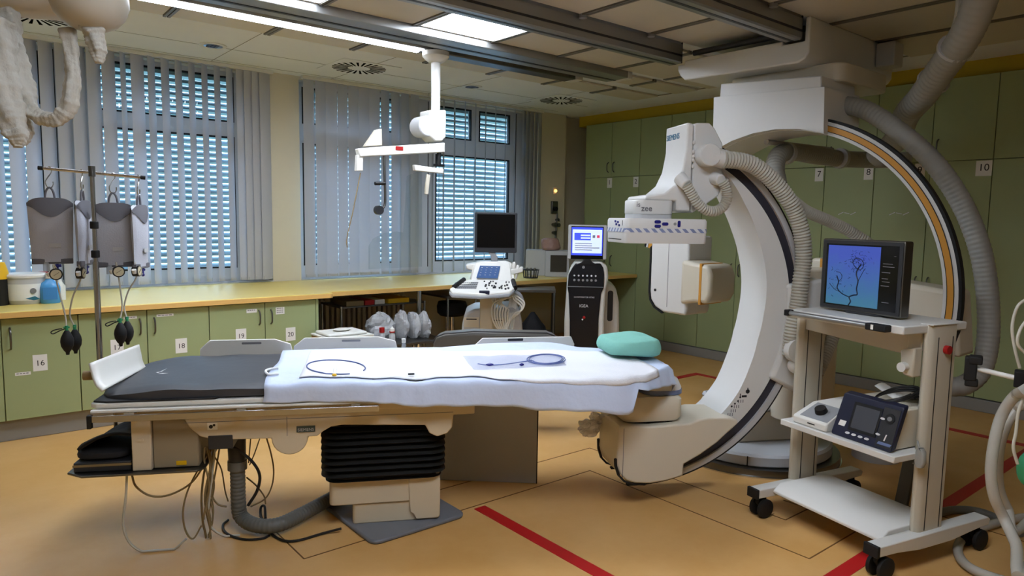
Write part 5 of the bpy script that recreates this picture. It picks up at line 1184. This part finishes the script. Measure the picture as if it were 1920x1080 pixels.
# ================================================================ ceiling post with the shield arm
t = thing('ceiling_post', 'white ceiling post with swing arm and hanging clear shield', 'post', (3.235, 4.95, 2.95))
X0, Y0 = 3.235, 4.99
obj('ceiling_bell', MB().lathe([(.0, 2.955), (.11, 2.955), (.112, 2.92), (.09, 2.895), (.055, 2.87), (.0, 2.868)], (X0, Y0, 0), 28), 'plastic_white', t, world=True)
obj('post_tube', MB().cyl((X0, Y0, 2.46), (X0, Y0, 2.9), .038), 'plastic_white', t, world=True)
def yp(px, py): q = YP(px, py, 4.95); return (q.x, q.z)
jb = [yp(801, 207), yp(832, 207), yp(832, 258), yp(824, 266), yp(812, 266), yp(801, 255)]
obj('joint_block', MB().prism(jb, 1, 4.91, 5.07), 'plastic_white', t, world=True, bevel=.012)
a = YP(793, 238, 5.0); obj('joint_cover', MB().cyl((a.x, 4.92, a.z), (a.x, 5.08, a.z), .085, n=24), 'plastic_light_grey', t, world=True, bevel=.01)
obj('spring_arm', MB().prism([yp(668, 279), yp(700, 276), yp(831, 268), yp(831, 286), yp(700, 293), yp(672, 295)], 1, 4.92, 4.98), 'plastic_white', t, world=True, bevel=.008)
a, b = yp(738, 279), yp(752, 277); obj('red_label', MB().box((a[0], 4.917, a[1]-.012), (b[0], 4.919, b[1]+.006)), 'red', t, world=True, smooth=False)
obj('arm_drop', MB().prism([yp(668, 290), yp(679, 290), yp(679, 321), yp(666, 321)], 1, 4.93, 4.97), 'plastic_white', t, world=True, bevel=.006)
obj('rear_arm', MB().prism([yp(690, 274), yp(712, 242), yp(722, 240), yp(723, 272)], 1, 5.0, 5.05), 'plastic_cream', t, world=True, bevel=.006)
a, b = YP(823, 286, 4.95), YP(823, 310, 4.95); obj('swivel_knob', MB().cyl(a, b, .018).bar(b-Vector((.05, 0, 0)), b+Vector((.05, 0, 0)), .02, .02), 'black', t, world=True)
obj('shield_bracket', MB().prism([yp(775, 309), yp(830, 317), yp(830, 326), yp(776, 320)], 1, 4.93, 4.97), 'plastic_white', t, world=True, bevel=.005)
obj('bracket_tail', MB().prism([yp(800, 326), yp(806, 328), yp(802, 365), yp(796, 364)], 1, 4.94, 4.96), 'plastic_cream', t, world=True, bevel=.004)
hk = [YP(*q, 4.95) for q in [(720, 290), (721, 330), (722, 365), (721, 385), (714, 394)]]; obj('hook_rod', MB().tube(smooth_path(hk, 5), .010, 8), 'steel_dark', t, world=True)
a, b = YP(703, 344, 4.95), YP(722, 344, 4.95); obj('grip_bar', MB().cyl(a, b, .014), 'black', t, world=True)
a = YP(710, 394, 4.95); obj('round_knob', MB().cyl(a-Vector((0, .02, 0)), a+Vector((0, .02, 0)), .036), 'plastic_dark', t, world=True)
wr = [YP(*q, 4.95) for q in [(676, 324), (668, 365), (661, 400), (655, 425), (650, 450), (651, 464)]]; obj('hanging_wire', MB().tube(smooth_path(wr, 4), .004, 6), 'cable_brown', t, world=True)
m = _M['glass'].copy(); m.name = 'clear_shield'; _M['shield'] = m; m.node_tree.nodes['Transparent BSDF'].inputs[0].default_value = (.93, .96, .96, 1); m.node_tree.nodes['Mix Shader'].inputs[0].default_value = .04
sh = [yp(692, 462), yp(700, 448), yp(720, 437), yp(745, 434), yp(757, 436), yp(764, 330), yp(792, 318), yp(792, 500), yp(692, 505)]
obj('clear_shield', MB().prism(sh, 1, 4.955, 4.961), 'shield', t, world=True, smooth=False)
# ================================================================ background equipment; local frames that face the eye
class VF:
    def __init__(s, px, d): s.o = DP(px, 540, d); s.o.z = 0; s.rz = facing(px); s.n = Vector((-math.sin(s.rz), math.cos(s.rz), 0)); s.x = Vector((math.cos(s.rz), math.sin(s.rz), 0))
    def P(s, px, py, y=0):
        p = hit(px, py, s.o+s.n*y, s.n)-s.o; return (p.dot(s.x), p.z)
    def V(s, px, py, y=0): a, b = s.P(px, py, y); return Vector((a, y, b))
v = VF(912, 6.3)
U = thing('ultrasound_machine', 'white wheeled ultrasound machine with black monitor in front of the windows', 'ultrasound machine', v.o, v.rz)
def poly(l, y): return [v.P(a, b, y) for a, b in l]
a, b = v.P(890, 473), v.P(970, 399)
sc_ = obj('display', MB().prism(rrect(b[0]-a[0], b[1]-a[1], .012, 4, cx=(a[0]+b[0])/2, cy=(a[1]+b[1])/2), 1, -.02, .05), 'plastic_dark', U, bevel=.006)
obj('screen', MB().box((a[0]+.02, -.0225, a[1]+.045), (b[0]-.02, -.0195, b[1]-.018)), 'black_gloss', sc_, smooth=False)
obj('display_neck', MB().loft([[(v.P(x, y)[0]+q*.03, .02+w_, v.P(x, y)[1]) for q, w_ in ((-1, -.03), (1, -.03), (1, .04), (-1, .04))] for x, y in ((921, 472), (927, 482), (927, 494))]), 'plastic_grey', U, bevel=.006)
ub = [v.P(*q) for q in [(880, 524), (889, 494), (900, 490), (948, 489), (962, 494), (962, 524)]]
obj('console_body', MB().prism(ub, 1, -.02, .22), 'plastic_white', U, bevel=.02)
obj('probe_pod', MB().prism([v.P(*q) for q in [(873, 497), (892, 493), (890, 508), (875, 505)]], 1, 0, .2), 'plastic_white', U, bevel=.01)
# tilted touch panel and keyboard deck
def tilt(px, py, k): return Vector((v.P(px, py, -.05)[0], -.05-.0*k, v.P(px, py, -.05)[1]))
obj('panel_back', MB().loft([[tuple(v.V(x, y, yy)) for x, y, yy in ((882, 527, -.10+o), (960, 527, -.10+o), (955, 492, -.03+o), (892, 492, -.03+o))] for o in (0, .06)]), 'plastic_white', U, bevel=.006)
mat('touch_blue', '35507c', .2, var=.03, emit=.35)
ts = obj('touch_screen', MB().loft([[tuple(v.V(x, y, yy)) for x, y, yy in ((893, 521, -.098+o), (933, 522, -.098+o), (938, 499, -.052+o), (900, 498, -.052+o))] for o in (0, -.006)]), 'touch_blue', U, smooth=False)
mb = MB()
for r in range(4):
    for c in range(4):
        x, y = 899+9.2*c+1.2*(3-r), 502+4.6*r; yy = -.062-.012*r; q = v.V(x, y, yy-.0078); mb.box((q.x, q.y-.001, q.z), (q.x+.012, q.y, q.z+.003))
obj('touch_keys', mb, 'ink_light', ts, smooth=False)
dk = [(843, 541, -.34), (848, 548, -.37), (900, 551, -.38), (955, 547, -.35), (964, 538, -.30), (963, 526, -.10), (880, 524, -.10), (866, 527, -.14)]
pts = [v.V(*q) for q in dk]
obj('keyboard_deck', MB().loft([[tuple(p-Vector((0, 0, .03))) for p in pts], [tuple(p) for p in pts]]), 'plastic_white', U, bevel=.008)
obj('deck_bumper', MB().loft([[(p.x*1.02, p.y-.008, p.z-.05) for p in pts], [(p.x*1.02, p.y-.008, p.z-.022) for p in pts]]), 'plastic_grey', U, bevel=.008)
def deck(px, py):
    f = (548-py)/(548-525); return v.V(px, py, -.37+.27*f)+Vector((0, 0, .004))
mb = MB()
for r in range(4):
    for c in range(12):
        q = deck(851+3.6*c+2.2*(3-r)*.6, 541-3.2*(3-r)-.0); mb.box((q.x-.007, q.y-.008, q.z-.004), (q.x+.007, q.y+.008, q.z+.004))
kb = [deck(x, y) for x, y in ((850, 542.5), (893, 542.5), (897, 530), (857, 530))]; obj('keyboard', MB().loft([[tuple(q-Vector((0, 0, .003))) for q in kb], [tuple(q+Vector((0, 0, .002))) for q in kb]]), 'plastic_grey', U, smooth=False)
obj('keyboard_keys', mb, 'plastic_dark', U, smooth=False)
rnd = random.Random(3)
for k in range(26):
    q = deck(rnd.uniform(905, 955), rnd.uniform(529, 543)); obj('control_knob', MB().cyl(q-Vector((0, 0, .006)), q+Vector((0, 0, .010)), rnd.choice((.005, .007, .009)), n=10), 'plastic_dark', U)
q = deck(905, 544); obj('palm_grip', MB().box((q.x-.03, q.y-.05, q.z-.04), (q.x+.06, q.y-.01, q.z-.004)), 'navy', U, bevel=.006)
for (xa, ya), (xb, yb) in (((870, 524), (851, 538)), ((962, 526), (966, 540))): obj('side_handle', MB().cyl(v.V(xa, ya, -.12), v.V(xb, yb, -.3), .02), 'black', U)
obj('pedestal', MB().prism([v.P(*q, 0) for q in [(900, 549), (928, 549), (925, 600), (922, 660), (898, 660), (900, 600)]], 1, -.12, .12), 'plastic_cream', U, bevel=.012)
lb = [v.P(*q, 0) for q in [(866, 640), (867, 605), (873, 585), (890, 577), (960, 574), (974, 580), (978, 600), (980, 640)]]; lb = [(lb[0][0], .16)]+lb+[(lb[-1][0], .16)]
mbx = obj('main_body', MB().prism(lb, 1, -.10, .42), 'plastic_light_grey', U, bevel=.02)
for x0, x1, y0, y1 in ((870, 898, 595, 613), (917, 946, 597, 616)):
    a, b = v.P(x0, y1, -.1), v.P(x1, y0, -.1); o = obj('drive_panel', MB().box((a[0], -.106, a[1]), (b[0], -.099, b[1])), 'plastic_cream', mbx, smooth=False)
    obj('panel_slot', MB().box((a[0]+.02, -.108, b[1]-.022), (b[0]-.02, -.1055, b[1]-.012)), 'ink', mbx, smooth=False)
obj('wheel_base', MB().box((-.22, -.14, .08), (.30, .45, .17)), 'plastic_grey', U, bevel=.02)
for x, y in ((-.17, -.08), (.25, -.08), (-.17, .4), (.25, .4)): obj('caster', MB().cyl((x-.02, y, .05), (x+.02, y, .05), .05), 'rubber', U)
for k, (x, y) in enumerate(((957, 500), (964, 497), (971, 503))): obj('probe', MB().loft([[tuple(v.V(x+dx, y+dy, -.02)+Vector((r*math.cos(a), r*math.sin(a), 0))) for a in [2*PI*j/12 for j in range(12)]] for dx, dy, r in ((0, -6, .012), (0, 0, .022), (-2, 10, .016), (-4, 20, .009))]), 'plastic_white', U)
obj('probe_holder', MB().prism([v.P(*q) for q in [(954, 505), (981, 500), (980, 510), (956, 516)]], 1, -.04, .08), 'plastic_white', U, bevel=.008)
for k in range(7):
    x0 = 953+1.5*k; pts = [v.V(x0, 515, -.05), v.V(x0+1, 545, -.1), v.V(960-9*k*.7, 556+k, -.14), v.V(928+4*k, 566+2*k, -.16), v.V(922+5*k, 590, -.17), v.V(930+4*k, 612+k, -.16), v.V(942+3*k, 618, -.14), v.V(950+2.5*k, 590, -.1), v.V(957+2*k, 560, -.05)]
    obj('probe_cable', MB().tube(smooth_path(pts, 5), .0075, 6), 'paper', U)
for k in range(3): obj('probe_cable', MB().tube(smooth_path([v.V(*q) for q in ((958, 520, -.05), (961, 548, -.12), (972-4*k, 557+2*k, -.16), (983-3*k, 568+3*k, -.16), (978-2*k, 582+2*k, -.16), (962-6*k, 590+8*k, -.17), (948-3*k, 622+4*k, -.17), (940-2*k, 640, -.16))], 5), .0075, 6), 'paper', U)
pts = [v.V(966, 548, 0), v.V(975, 555, 0), v.V(979, 570, 0), v.V(976, 582, 0)]; obj('grey_hose', MB().tube(smooth_path(pts, 5), .022, 8), 'plastic_grey', U)
# electroporation console
v = VF(1098, 7.0)
U = thing('generator_console', 'white and black floor console with lit blue touchscreen by the cupboards', 'console', v.o, v.rz)
bf = [(1057, 690), (1058, 600), (1062, 545), (1063, 520), (1070, 500), (1078, 490), (1128, 490), (1139, 500), (1141, 520), (1136, 545), (1133, 600), (1132, 690)]
pts = [v.P(*q) for q in bf]; pts[0] = (pts[0][0], .06); pts[-1] = (pts[-1][0], .06)
side = [( -.02, .06), (-.02, 1.0), (.06, 1.18), (.12, 1.20), (.26, 1.05), (.50, 1.0), (.56, .9), (.56, .06)]
bo = obj('body', MB().prism(pts, 1, .0, .30), 'plastic_white', U, bevel=.02)
pr = [v.P(*q) for q in [(1131, 520), (1150, 524), (1158, 532), (1163, 560), (1164, 690)]]
obj('rear_body', MB().prism([(-.16, .06), (-.16, 1.0), (pr[0][0]-.02, 1.0), (pr[1][0], .93), (pr[2][0], .88), (pr[3][0], .75), (pr[4][0], .06)], 1, .22, .60), 'plastic_white', U, bevel=.03)
a, b = v.P(1137, 600, .30), v.P(1149, 545, .30)
fpn = [(1068, 690), (1068, 600), (1066, 550), (1064, 540), (1066, 515), (1073, 502), (1079, 494), (1126, 494), (1131, 502), (1133, 515), (1132, 540), (1127, 550), (1122, 600), (1120, 690)]
pts = [v.P(*q, -.02) for q in fpn]; pts[0] = (pts[0][0], .1); pts[-1] = (pts[-1][0], .1)
fpp = obj('front_panel', MB().prism(pts, 1, -.018, .004), mat('panel_black', '16171c', .25, var=.03), U, bevel=.008)
obj('panel_line', MB().box((v.P(1064, 537, -.02)[0], -.020, v.P(1064, 537, -.02)[1]-.003), (v.P(1132, 537, -.02)[0], -.0175, v.P(1064, 537, -.02)[1]+.003)), 'plastic_grey', fpp, smooth=False)
for r, y in enumerate((516.5, 525)):
    for c in range(6):
        q = v.V(1077+8*c, y+.2*c, -.018); obj('port', MB().cyl(q-Vector((0, .004, 0)), q, .009 if r == 0 else .012, n=10), 'ink_light' if r == 0 else 'plastic_grey', fpp)
q = v.V(1076, 558, -.0185); lettering('CLINIPORATOR VITAE', .0205, v.o+v.x*q.x+v.n*q.y+Vector((0, 0, q.z)), v.x, (0, 0, 1), 'ink_light', fpp)
q = v.V(1086, 576, -.0185); lettering('IGEA', .042, v.o+v.x*q.x+v.n*q.y+Vector((0, 0, q.z)), v.x, (0, 0, 1), 'ink_light', fpp)
q = v.V(1095, 595, -.018); obj('red_button', MB().cyl(q-Vector((0, .012, 0)), q, .014), 'red', fpp); q = v.V(1092, 599, -.018); obj('key_slot', MB().cyl(q-Vector((0, .008, 0)), q, .008), 'paper', fpp)
q = v.V(1094, 501, -.018); obj('power_mark', MB().cyl(q-Vector((0, .003, 0)), q, .014), 'plastic_grey', fpp)
mo = obj('monitor', MB().prism(rrect(*[abs(v.P(1137, 487)[i]-v.P(1066, 421)[i]) for i in (0, 1)], .015, 4, cx=(v.P(1137, 487)[0]+v.P(1066, 421)[0])/2, cy=(v.P(1137, 487)[1]+v.P(1066, 421)[1])/2), 1, -.02, .05), 'plastic_light_grey', U, bevel=.008)
obj('monitor_bezel', MB().box((v.P(1070, 485)[0], -.0215, v.P(1070, 485)[1]), (v.P(1132, 425)[0], -.019, v.P(1132, 425)[1])), 'black_gloss', mo, smooth=False)
mat('ui_blue', '3a4ae0', .3, var=0, emit=1.0); mat('ui_pale', 'b9c8ff', .3, var=.03, emit=1.0); mat('ui_red', 'c03a4a', .3, var=0, emit=.8)
def ui(name, x0, y0, x1, y1, o, m_): a, b = v.P(x0, y1), v.P(x1, y0); return obj(name, MB().box((a[0], -.0215-o, a[1]), (b[0], -.021, b[1])), m_, mo, smooth=False)
ui('ui_frame', 1071, 427, 1130.5, 478, .0008, 'ui_blue'); ui('ui_page', 1073, 431, 1129, 474, .0016, 'ui_pale'); ui('ui_login', 1077, 437, 1108, 450, .0024, 'ui_blue')
for y in (440, 445): ui('ui_field', 1089, y, 1107, y+2.4, .0032, 'ui_pale')
for y in (456, 460, 464, 468): ui('ui_text', 1078, y, 1110 if y != 464 else 1124, y+1, .0024, 'plastic_light_grey')
ui('ui_button', 1119, 441, 1124.5, 446, .0024, 'ui_red'); ui('ui_button', 1111, 441, 1116, 446, .0024, 'plastic_grey'); ui('ui_text', 1100, 461, 1125, 464, .0024, 'ui_blue') if 0 else None
obj('monitor_stand', MB().loft([[(v.P(x, y)[0]+q*w_, .0+d_, v.P(x, y)[1]) for q, d_ in ((-1, -.03), (1, -.03), (1, .06), (-1, .06))] for x, y, w_ in ((1101, 486, .03), (1101, 491, .05), (1101, 496, .1))]), 'black', U, bevel=.005)
a, b = v.P(1138, 602, .219), v.P(1150, 545, .219); obj('side_recess', MB().prism(rrect(b[0]-a[0], b[1]-a[1], .025, 4, cx=(a[0]+b[0])/2, cy=(a[1]+b[1])/2), 1, .2185, .25), 'plastic_dark', U)
for x in (-.16, .16): obj('caster', MB().cyl((x, .1, .03), (x+.03, .1, .03), .03), 'rubber', U); obj('caster', MB().cyl((x, .5, .03), (x+.03, .5, .03), .03), 'rubber', U)
# right end of the worktop
v = VF(1040, 8.3)
U = thing('countertop_cabinet', 'cream tabletop cabinet with dark glass door on the right worktop end', 'cabinet', Vector((v.o.x, v.o.y, W0)), v.rz)
a, b = v.P(1022, 516), v.P(1068, 471); h = b[1]-W0
obj('case', MB().box((a[0]-.0, 0, .0), (b[0], .34, h)), 'plastic_light_grey', U, bevel=.006); obj('door_glass', MB().box((a[0]+.06, -.006, .06), (b[0]-.03, .002, h-.05)), mat('dark_glass', '3c372d', .15, var=.1), U, smooth=False)
obj('side_wing', MB().box((a[0]-.24, .12, .0), (a[0]-.002, .42, h)), 'plastic_light_grey', U, bevel=.006)
t = thing('plastic_bag', 'pink tinted clear bag lying on the tabletop cabinet', 'bag', Vector((v.o.x, v.o.y, W0+h)), v.rz)
mat('bag_pink', 'a58378', .3, alpha=.85, var=.2, scale=25, bump=.6, bscale=40)
obj('bag_body', MB().loft([[(-.06+.11*r*math.cos(q)*(1+.1*math.sin(3*q+z*40)), .14+.09*r*math.sin(q), z) for q in [2*PI*k/16 for k in range(16)]] for z, r in ((.004, .9), (.03, 1.05), (.08, 1.0), (.13, .95), (.148, .7))]), 'bag_pink', t, ang=30)
p = ZP(995, 521, W0); t = thing('wire_basket', 'black low basket with small metal parts on the right worktop', 'basket', p, facing(999))
obj('basket_rim', MB().lathe([(.085, .09), (.10, .09), (.10, .10), (.085, .10), (.085, .09)]), 'black', t); obj('basket_floor', MB().lathe([(.0, .001), (.085, .001), (.085, .01), (.0, .01)]), 'black', t)
mb = MB()
for k in range(16): a_ = 2*PI*k/16; mb.bar((.082*math.cos(a_), .082*math.sin(a_), .005), (.093*math.cos(a_), .093*math.sin(a_), .095), .008, .004)
obj('basket_wire', mb, 'black', t, smooth=False)
for k in range(3): obj('metal_part', MB().cyl((-.04+.04*k, -.02, .012), (-.045+.045*k, -.02, .12), .012), 'steel', t)
# wall fittings on the cream wall
t = thing('signal_lamp', 'small lit orange signal lamp on the cream wall', 'lamp', (6.5, WY, 1.99)); p = YP(1039, 358, WY)
obj('lamp_base', MB().box((p.x-.035, WY-.02, p.z-.05), (p.x+.035, WY-.001, p.z+.05)), 'wall_cream', t, world=True, bevel=.004); obj('bulb_cap', MB().ball((p.x, WY-.03, p.z), .022), glow('orange_glow', (1, .45, .12), 3), t, world=True)
p = YP(1038, 389, WY); t = thing('switch_box', 'grey wall switch box with round knob below the orange lamp', 'switch', (p.x, WY, p.z-.08))
obj('plate', MB().box((p.x-.055, WY-.03, p.z-.085), (p.x+.055, WY-.001, p.z+.085)), 'steel_dark', t, world=True, bevel=.006); obj('rotary_knob', MB().cyl((p.x, WY-.06, p.z-.02), (p.x, WY-.03, p.z-.02), .03), 'black', t, world=True)
t = thing('wall_outlet', 'grey gas outlet with fittings on the cream wall under the switch box', 'outlet', (p.x, WY, 1.3))
for x, y, r in ((1042, 412, .02), (1036, 421, .03), (1043, 422, .028), (1036, 436, .025)): q = YP(x, y, WY); obj('fitting', MB().cyl((q.x, WY-.06, q.z), (q.x, WY-.001, q.z), r, r*.7), 'steel_dark', t, world=True)
a, b = YP(1043, 400, WY), YP(1040, 446, WY); obj('pipe', MB().cyl(a-Vector((0, .02, 0)), b-Vector((0, .02, 0)), .012), 'steel_dark', t, world=True)
# ================================================================ under the worktop
mat('radiator_cream', 'd6d0c2', .45, var=.03)
t = thing('radiator', 'cream ribbed radiator on the wall beneath the worktop', 'radiator', (3.6, 7.0, .12))
mb = MB()
for k in range(22): x = 2.75+.062*k; mb.box((x, 6.93, .14), (x+.04, 7.03, .72))
obj('ribs', mb, 'radiator_cream', t, world=True, bevel=.008); obj('header', MB().box((2.74, 6.95, .66), (4.1, 7.01, .70)).box((2.74, 6.95, .16), (4.1, 7.01, .20)), 'radiator_cream', t, world=True, bevel=.01)
obj('valve', MB().cyl((2.66, 6.98, .2), (2.66, 6.98, .3), .02).cyl((2.66, 6.98, .18), (2.74, 6.98, .18), .01), 'chrome', t, world=True)
for x in (2.9, 3.95): obj('wall_bracket', MB().box((x, 7.0, .12), (x+.03, WY-.001, .7)), 'radiator_cream', t, world=True)
t = thing('instrument_trolley', 'steel two shelf trolley standing under the worktop before the radiator', 'trolley', (3.35, 6.25, 0))
TX0, TX1, TY0, TY1 = 2.88, 3.80, 6.05, 6.48
for x in (TX0, TX1):
    for y in (TY0, TY1):
        obj('leg', MB().cyl((x, y, .06), (x, y, .745), .013), 'steel', t, world=True); obj('wheel', MB().cyl((x-.012, y, .031), (x+.012, y, .031), .03), 'rubber', t, world=True)
for z in (.725, .30): obj('shelf', MB().box((TX0-.01, TY0-.01, z), (TX1+.01, TY1+.01, z+.018)), 'steel_dark', t, world=True, bevel=.004)
for p0, p1, m_, l in ((648, 681, 'cable_brown', 'brown folder lying at the left on the trolley top'), (683, 701, 'red', 'red folder end beside the brown folder on the trolley'), (702, 720, 'paper', 'white printed box on the trolley top beneath the worktop'), (727, 766, 'yellow', 'yellow folder lying at the right end of the trolley top')):
    x0, x1 = YP(p0, 556, 6.06).x, YP(p1, 556, 6.06).x
    single('folder', l, 'folder', MB().box((x0, 6.045, .7435), (x1, 6.4, .79)), m_, bevel=.003)
# low white cabinet corner with boxes left of the bags
def onlow(px, py, y): q = YP(px, py, y); return q
t = thing('low_shelf', 'low grey shelf under the worktop carrying bags and a cardboard tray', 'shelf', (3.2, 5.62, 0))
obj('board', MB().box((2.44, 5.35, .45), (3.62, 5.95, .47)), 'steel_dark', t, world=True, bevel=.003)
for x in (2.46, 3.6):
    for y in (5.37, 5.93): obj('leg', MB().cyl((x, y, 0), (x, y, .45), .014), 'steel', t, world=True)
t = thing('cardboard_tray', 'cardboard tray with white packs on the low shelf beside the green cabinet', 'tray', (2.7, 5.6, .47))
mat('cardboard', 'ad8a5c', .8, var=.05)
obj('tray_box', MB().box((2.46, 5.42, .4705), (2.88, 5.76, .56)), 'cardboard', t, world=True, bevel=.003); obj('white_rim', MB().box((2.455, 5.415, .56), (2.885, 5.765, .572)), 'paper', t, world=True, smooth=False)
single('paper_pack', 'flat white pack with papers lying in the cardboard tray', 'pack', MB().box((2.48, 5.45, .5725), (2.84, 5.73, .60)), 'paper', bevel=.012)
single('paper_pack', 'small crumpled white wrapper on top of the flat white pack', 'pack', MB().ball((2.66, 5.58, .614), .08, .06, .013), 'plastic_white')
mat('film_clear', 'c9cbcd', .2, alpha=.6, var=.2, scale=18, bump=.8, bscale=28)
for k, (x, y, w_, d_2, hh, l) in enumerate(((3.10, 5.70, .14, .15, .25, 'large clear plastic bag slumped at the left of the bag pile'), (3.27, 5.60, .055, .13, .26, 'clear plastic bag standing in the middle of the bag pile'), (3.375, 5.58, .055, .13, .255, 'clear plastic bag standing third in the bag pile'), (3.475, 5.56, .055, .13, .25, 'clear plastic bag at the right end of the bag pile'))):
    t = thing('film_bag', l, 'bag', (x, y, .4705))
    obj('bag_film', crumple((0, 0, hh*.44), (w_, d_2, hh*.55), 20+k, .30, 20, 14, flat=1), 'film_clear', t, smooth=False)
for x, y, l, m_ in ((3.02, 5.52, 'small bottle with tall red cap beside the cardboard tray', 'red'), (3.09, 5.46, 'small white bottle with red nozzle before the clear bags', 'paper')):
    t = thing('small_bottle', l, 'bottle', (x, y, .4705)); obj('body', MB().lathe([(.0, 0), (.028, 0), (.028, .07), (.016, .09), (.0, .09)]), 'plastic_light_grey', t); obj('cap', MB().lathe([(.022, .09), (.022, .125), (.010, .135), (.0, .15)]) if m_ == 'paper' else MB().lathe([(.0, .09), (.024, .09), (.024, .135), (.0, .135)]), m_, t)
    if m_ == 'paper': obj('red_ring', MB().lathe([(.0225, .092), (.026, .092), (.026, .104), (.0225, .104)]), 'red', t)
# clear vials standing by the far table edge
for px, l in ((726, 'clear vial with white cap at far table edge, left of the pair'), (757, 'clear vial with white cap at far table edge, right of the pair')):
    u, vv = TZ(px, 661, .80); u, z_ = TP(px, 664, .555)
    t = thing('vial', l, 'vial', TW(u, .553, .741), TH); obj('glass_body', MB().lathe([(.0, 0), (.014, 0), (.014, .07), (.009, .085), (.0, .085)]), 'bottle_clear', t); obj('cap', MB().cyl((0, 0, .0855), (0, 0, .11), .013), 'paper', t)
    obj('holder_base', MB().box((-.02, -.018, -.03), (.02, .018, -.0005)), 'plastic_white', t)
# black stool, padded couch and dark things behind the table
v = VF(848, 7.5); t = thing('round_stool', 'black round stool under the worktop left of the ultrasound machine', 'stool', v.o, v.rz)
a, b = v.P(818, 577), v.P(880, 577); zc = a[1]
obj('seat', MB().lathe([(.0, zc-.08), (.13, zc-.08), (.16, zc-.05), (.165, zc+.02), (.15, zc+.07), (.0, zc+.085)], n=28), 'cloth_black', t); obj('column', MB().cyl((0, 0, .06), (0, 0, zc-.079), .025), 'chrome', t)
for k in range(5): a_ = 2*PI*k/5; obj('base_arm', MB().bar((0, 0, .07), (.26*math.cos(a_), .26*math.sin(a_), .05), .035, .03), 'chrome', t); obj('caster', MB().cyl((.26*math.cos(a_)-.012, .26*math.sin(a_), .025), (.26*math.cos(a_)+.012, .26*math.sin(a_), .025), .025), 'rubber', t)
v = VF(930, 5.1); t = thing('padded_couch', 'grey padded couch end showing just behind the white table', 'couch', v.o, v.rz)
a, b = v.P(812, 650), v.P(1050, 650); za, zb_ = v.P(930, 622)[1], .30
mat('leather_grey', '605e58', .4, var=.06, bump=.1, bscale=20)
prf = [(a[0], zb_), (a[0], za-.09), (a[0]+.02, za-.045), (a[0]+.08, za-.02), (a[0]+.3, za), (b[0]-.1, za-.005), (b[0]-.03, za-.03), (b[0], za-.08), (b[0], zb_)]
obj('padding', MB().prism(prf, 1, 0, .16), 'leather_grey', t, bevel=.03, seg=3); obj('seam_welt', MB().tube([(x, -.002, z+.0) for x, z in prf[1:-1]], .006, 6), 'plastic_dark', t)
for x in (a[0]+.2, b[0]-.36): obj('leg', MB().cyl((x, .08, 0), (x, .08, zb_+.02), .025), 'chrome', t)
v = VF(1000, 7.6); t = thing('dark_cloth_heap', 'dark blue cloth heap on a shelf under the right worktop end', 'cloth', Vector((v.o.x, v.o.y, .36)), v.rz)
p0 = v.P(1003, 585)[1]
obj('cloth', MB().loft([[(.15*r*math.cos(q)*(1+.15*math.sin(3*q)), .12*r*math.sin(q)*(1+.15*math.cos(2*q)), z) for q in [2*PI*j/14 for j in range(14)]] for z, r in ((.001, 1), (.06, .9), (.13, .55), (max(.2, p0-.36), .12))]), 'cloth_black', t, ang=40)
t = thing('shelf_rack', 'steel rack with low shelf under the right worktop end', 'rack', v.o, v.rz)
for x in (-.30, .22):
    for y in (-.2, .2): obj('leg', MB().cyl((x, y, 0), (x, y, .84), .016), 'steel_dark', t)
obj('shelf', MB().box((-.32, -.22, .34), (.24, .22, .359)), 'steel_dark', t, bevel=.003); obj('top_rail', MB().box((-.32, -.22, .82), (.24, .22, .85)), 'steel_dark', t, bevel=.003)
t = thing('wire_trolley', 'slim steel frame with one shelf between stool and ultrasound machine', 'trolley', DP(840, 560, 7.05)*1); t.location.z = 0
for x, y in ((0, 0), (.35, 0), (0, .55), (.35, .55)): obj('leg', MB().cyl((x, y, 0), (x, y, .785), .010), 'steel', t)
obj('shelf', MB().box((-.01, -.01, .78), (.36, .56, .80)), 'steel_dark', t, bevel=.003);
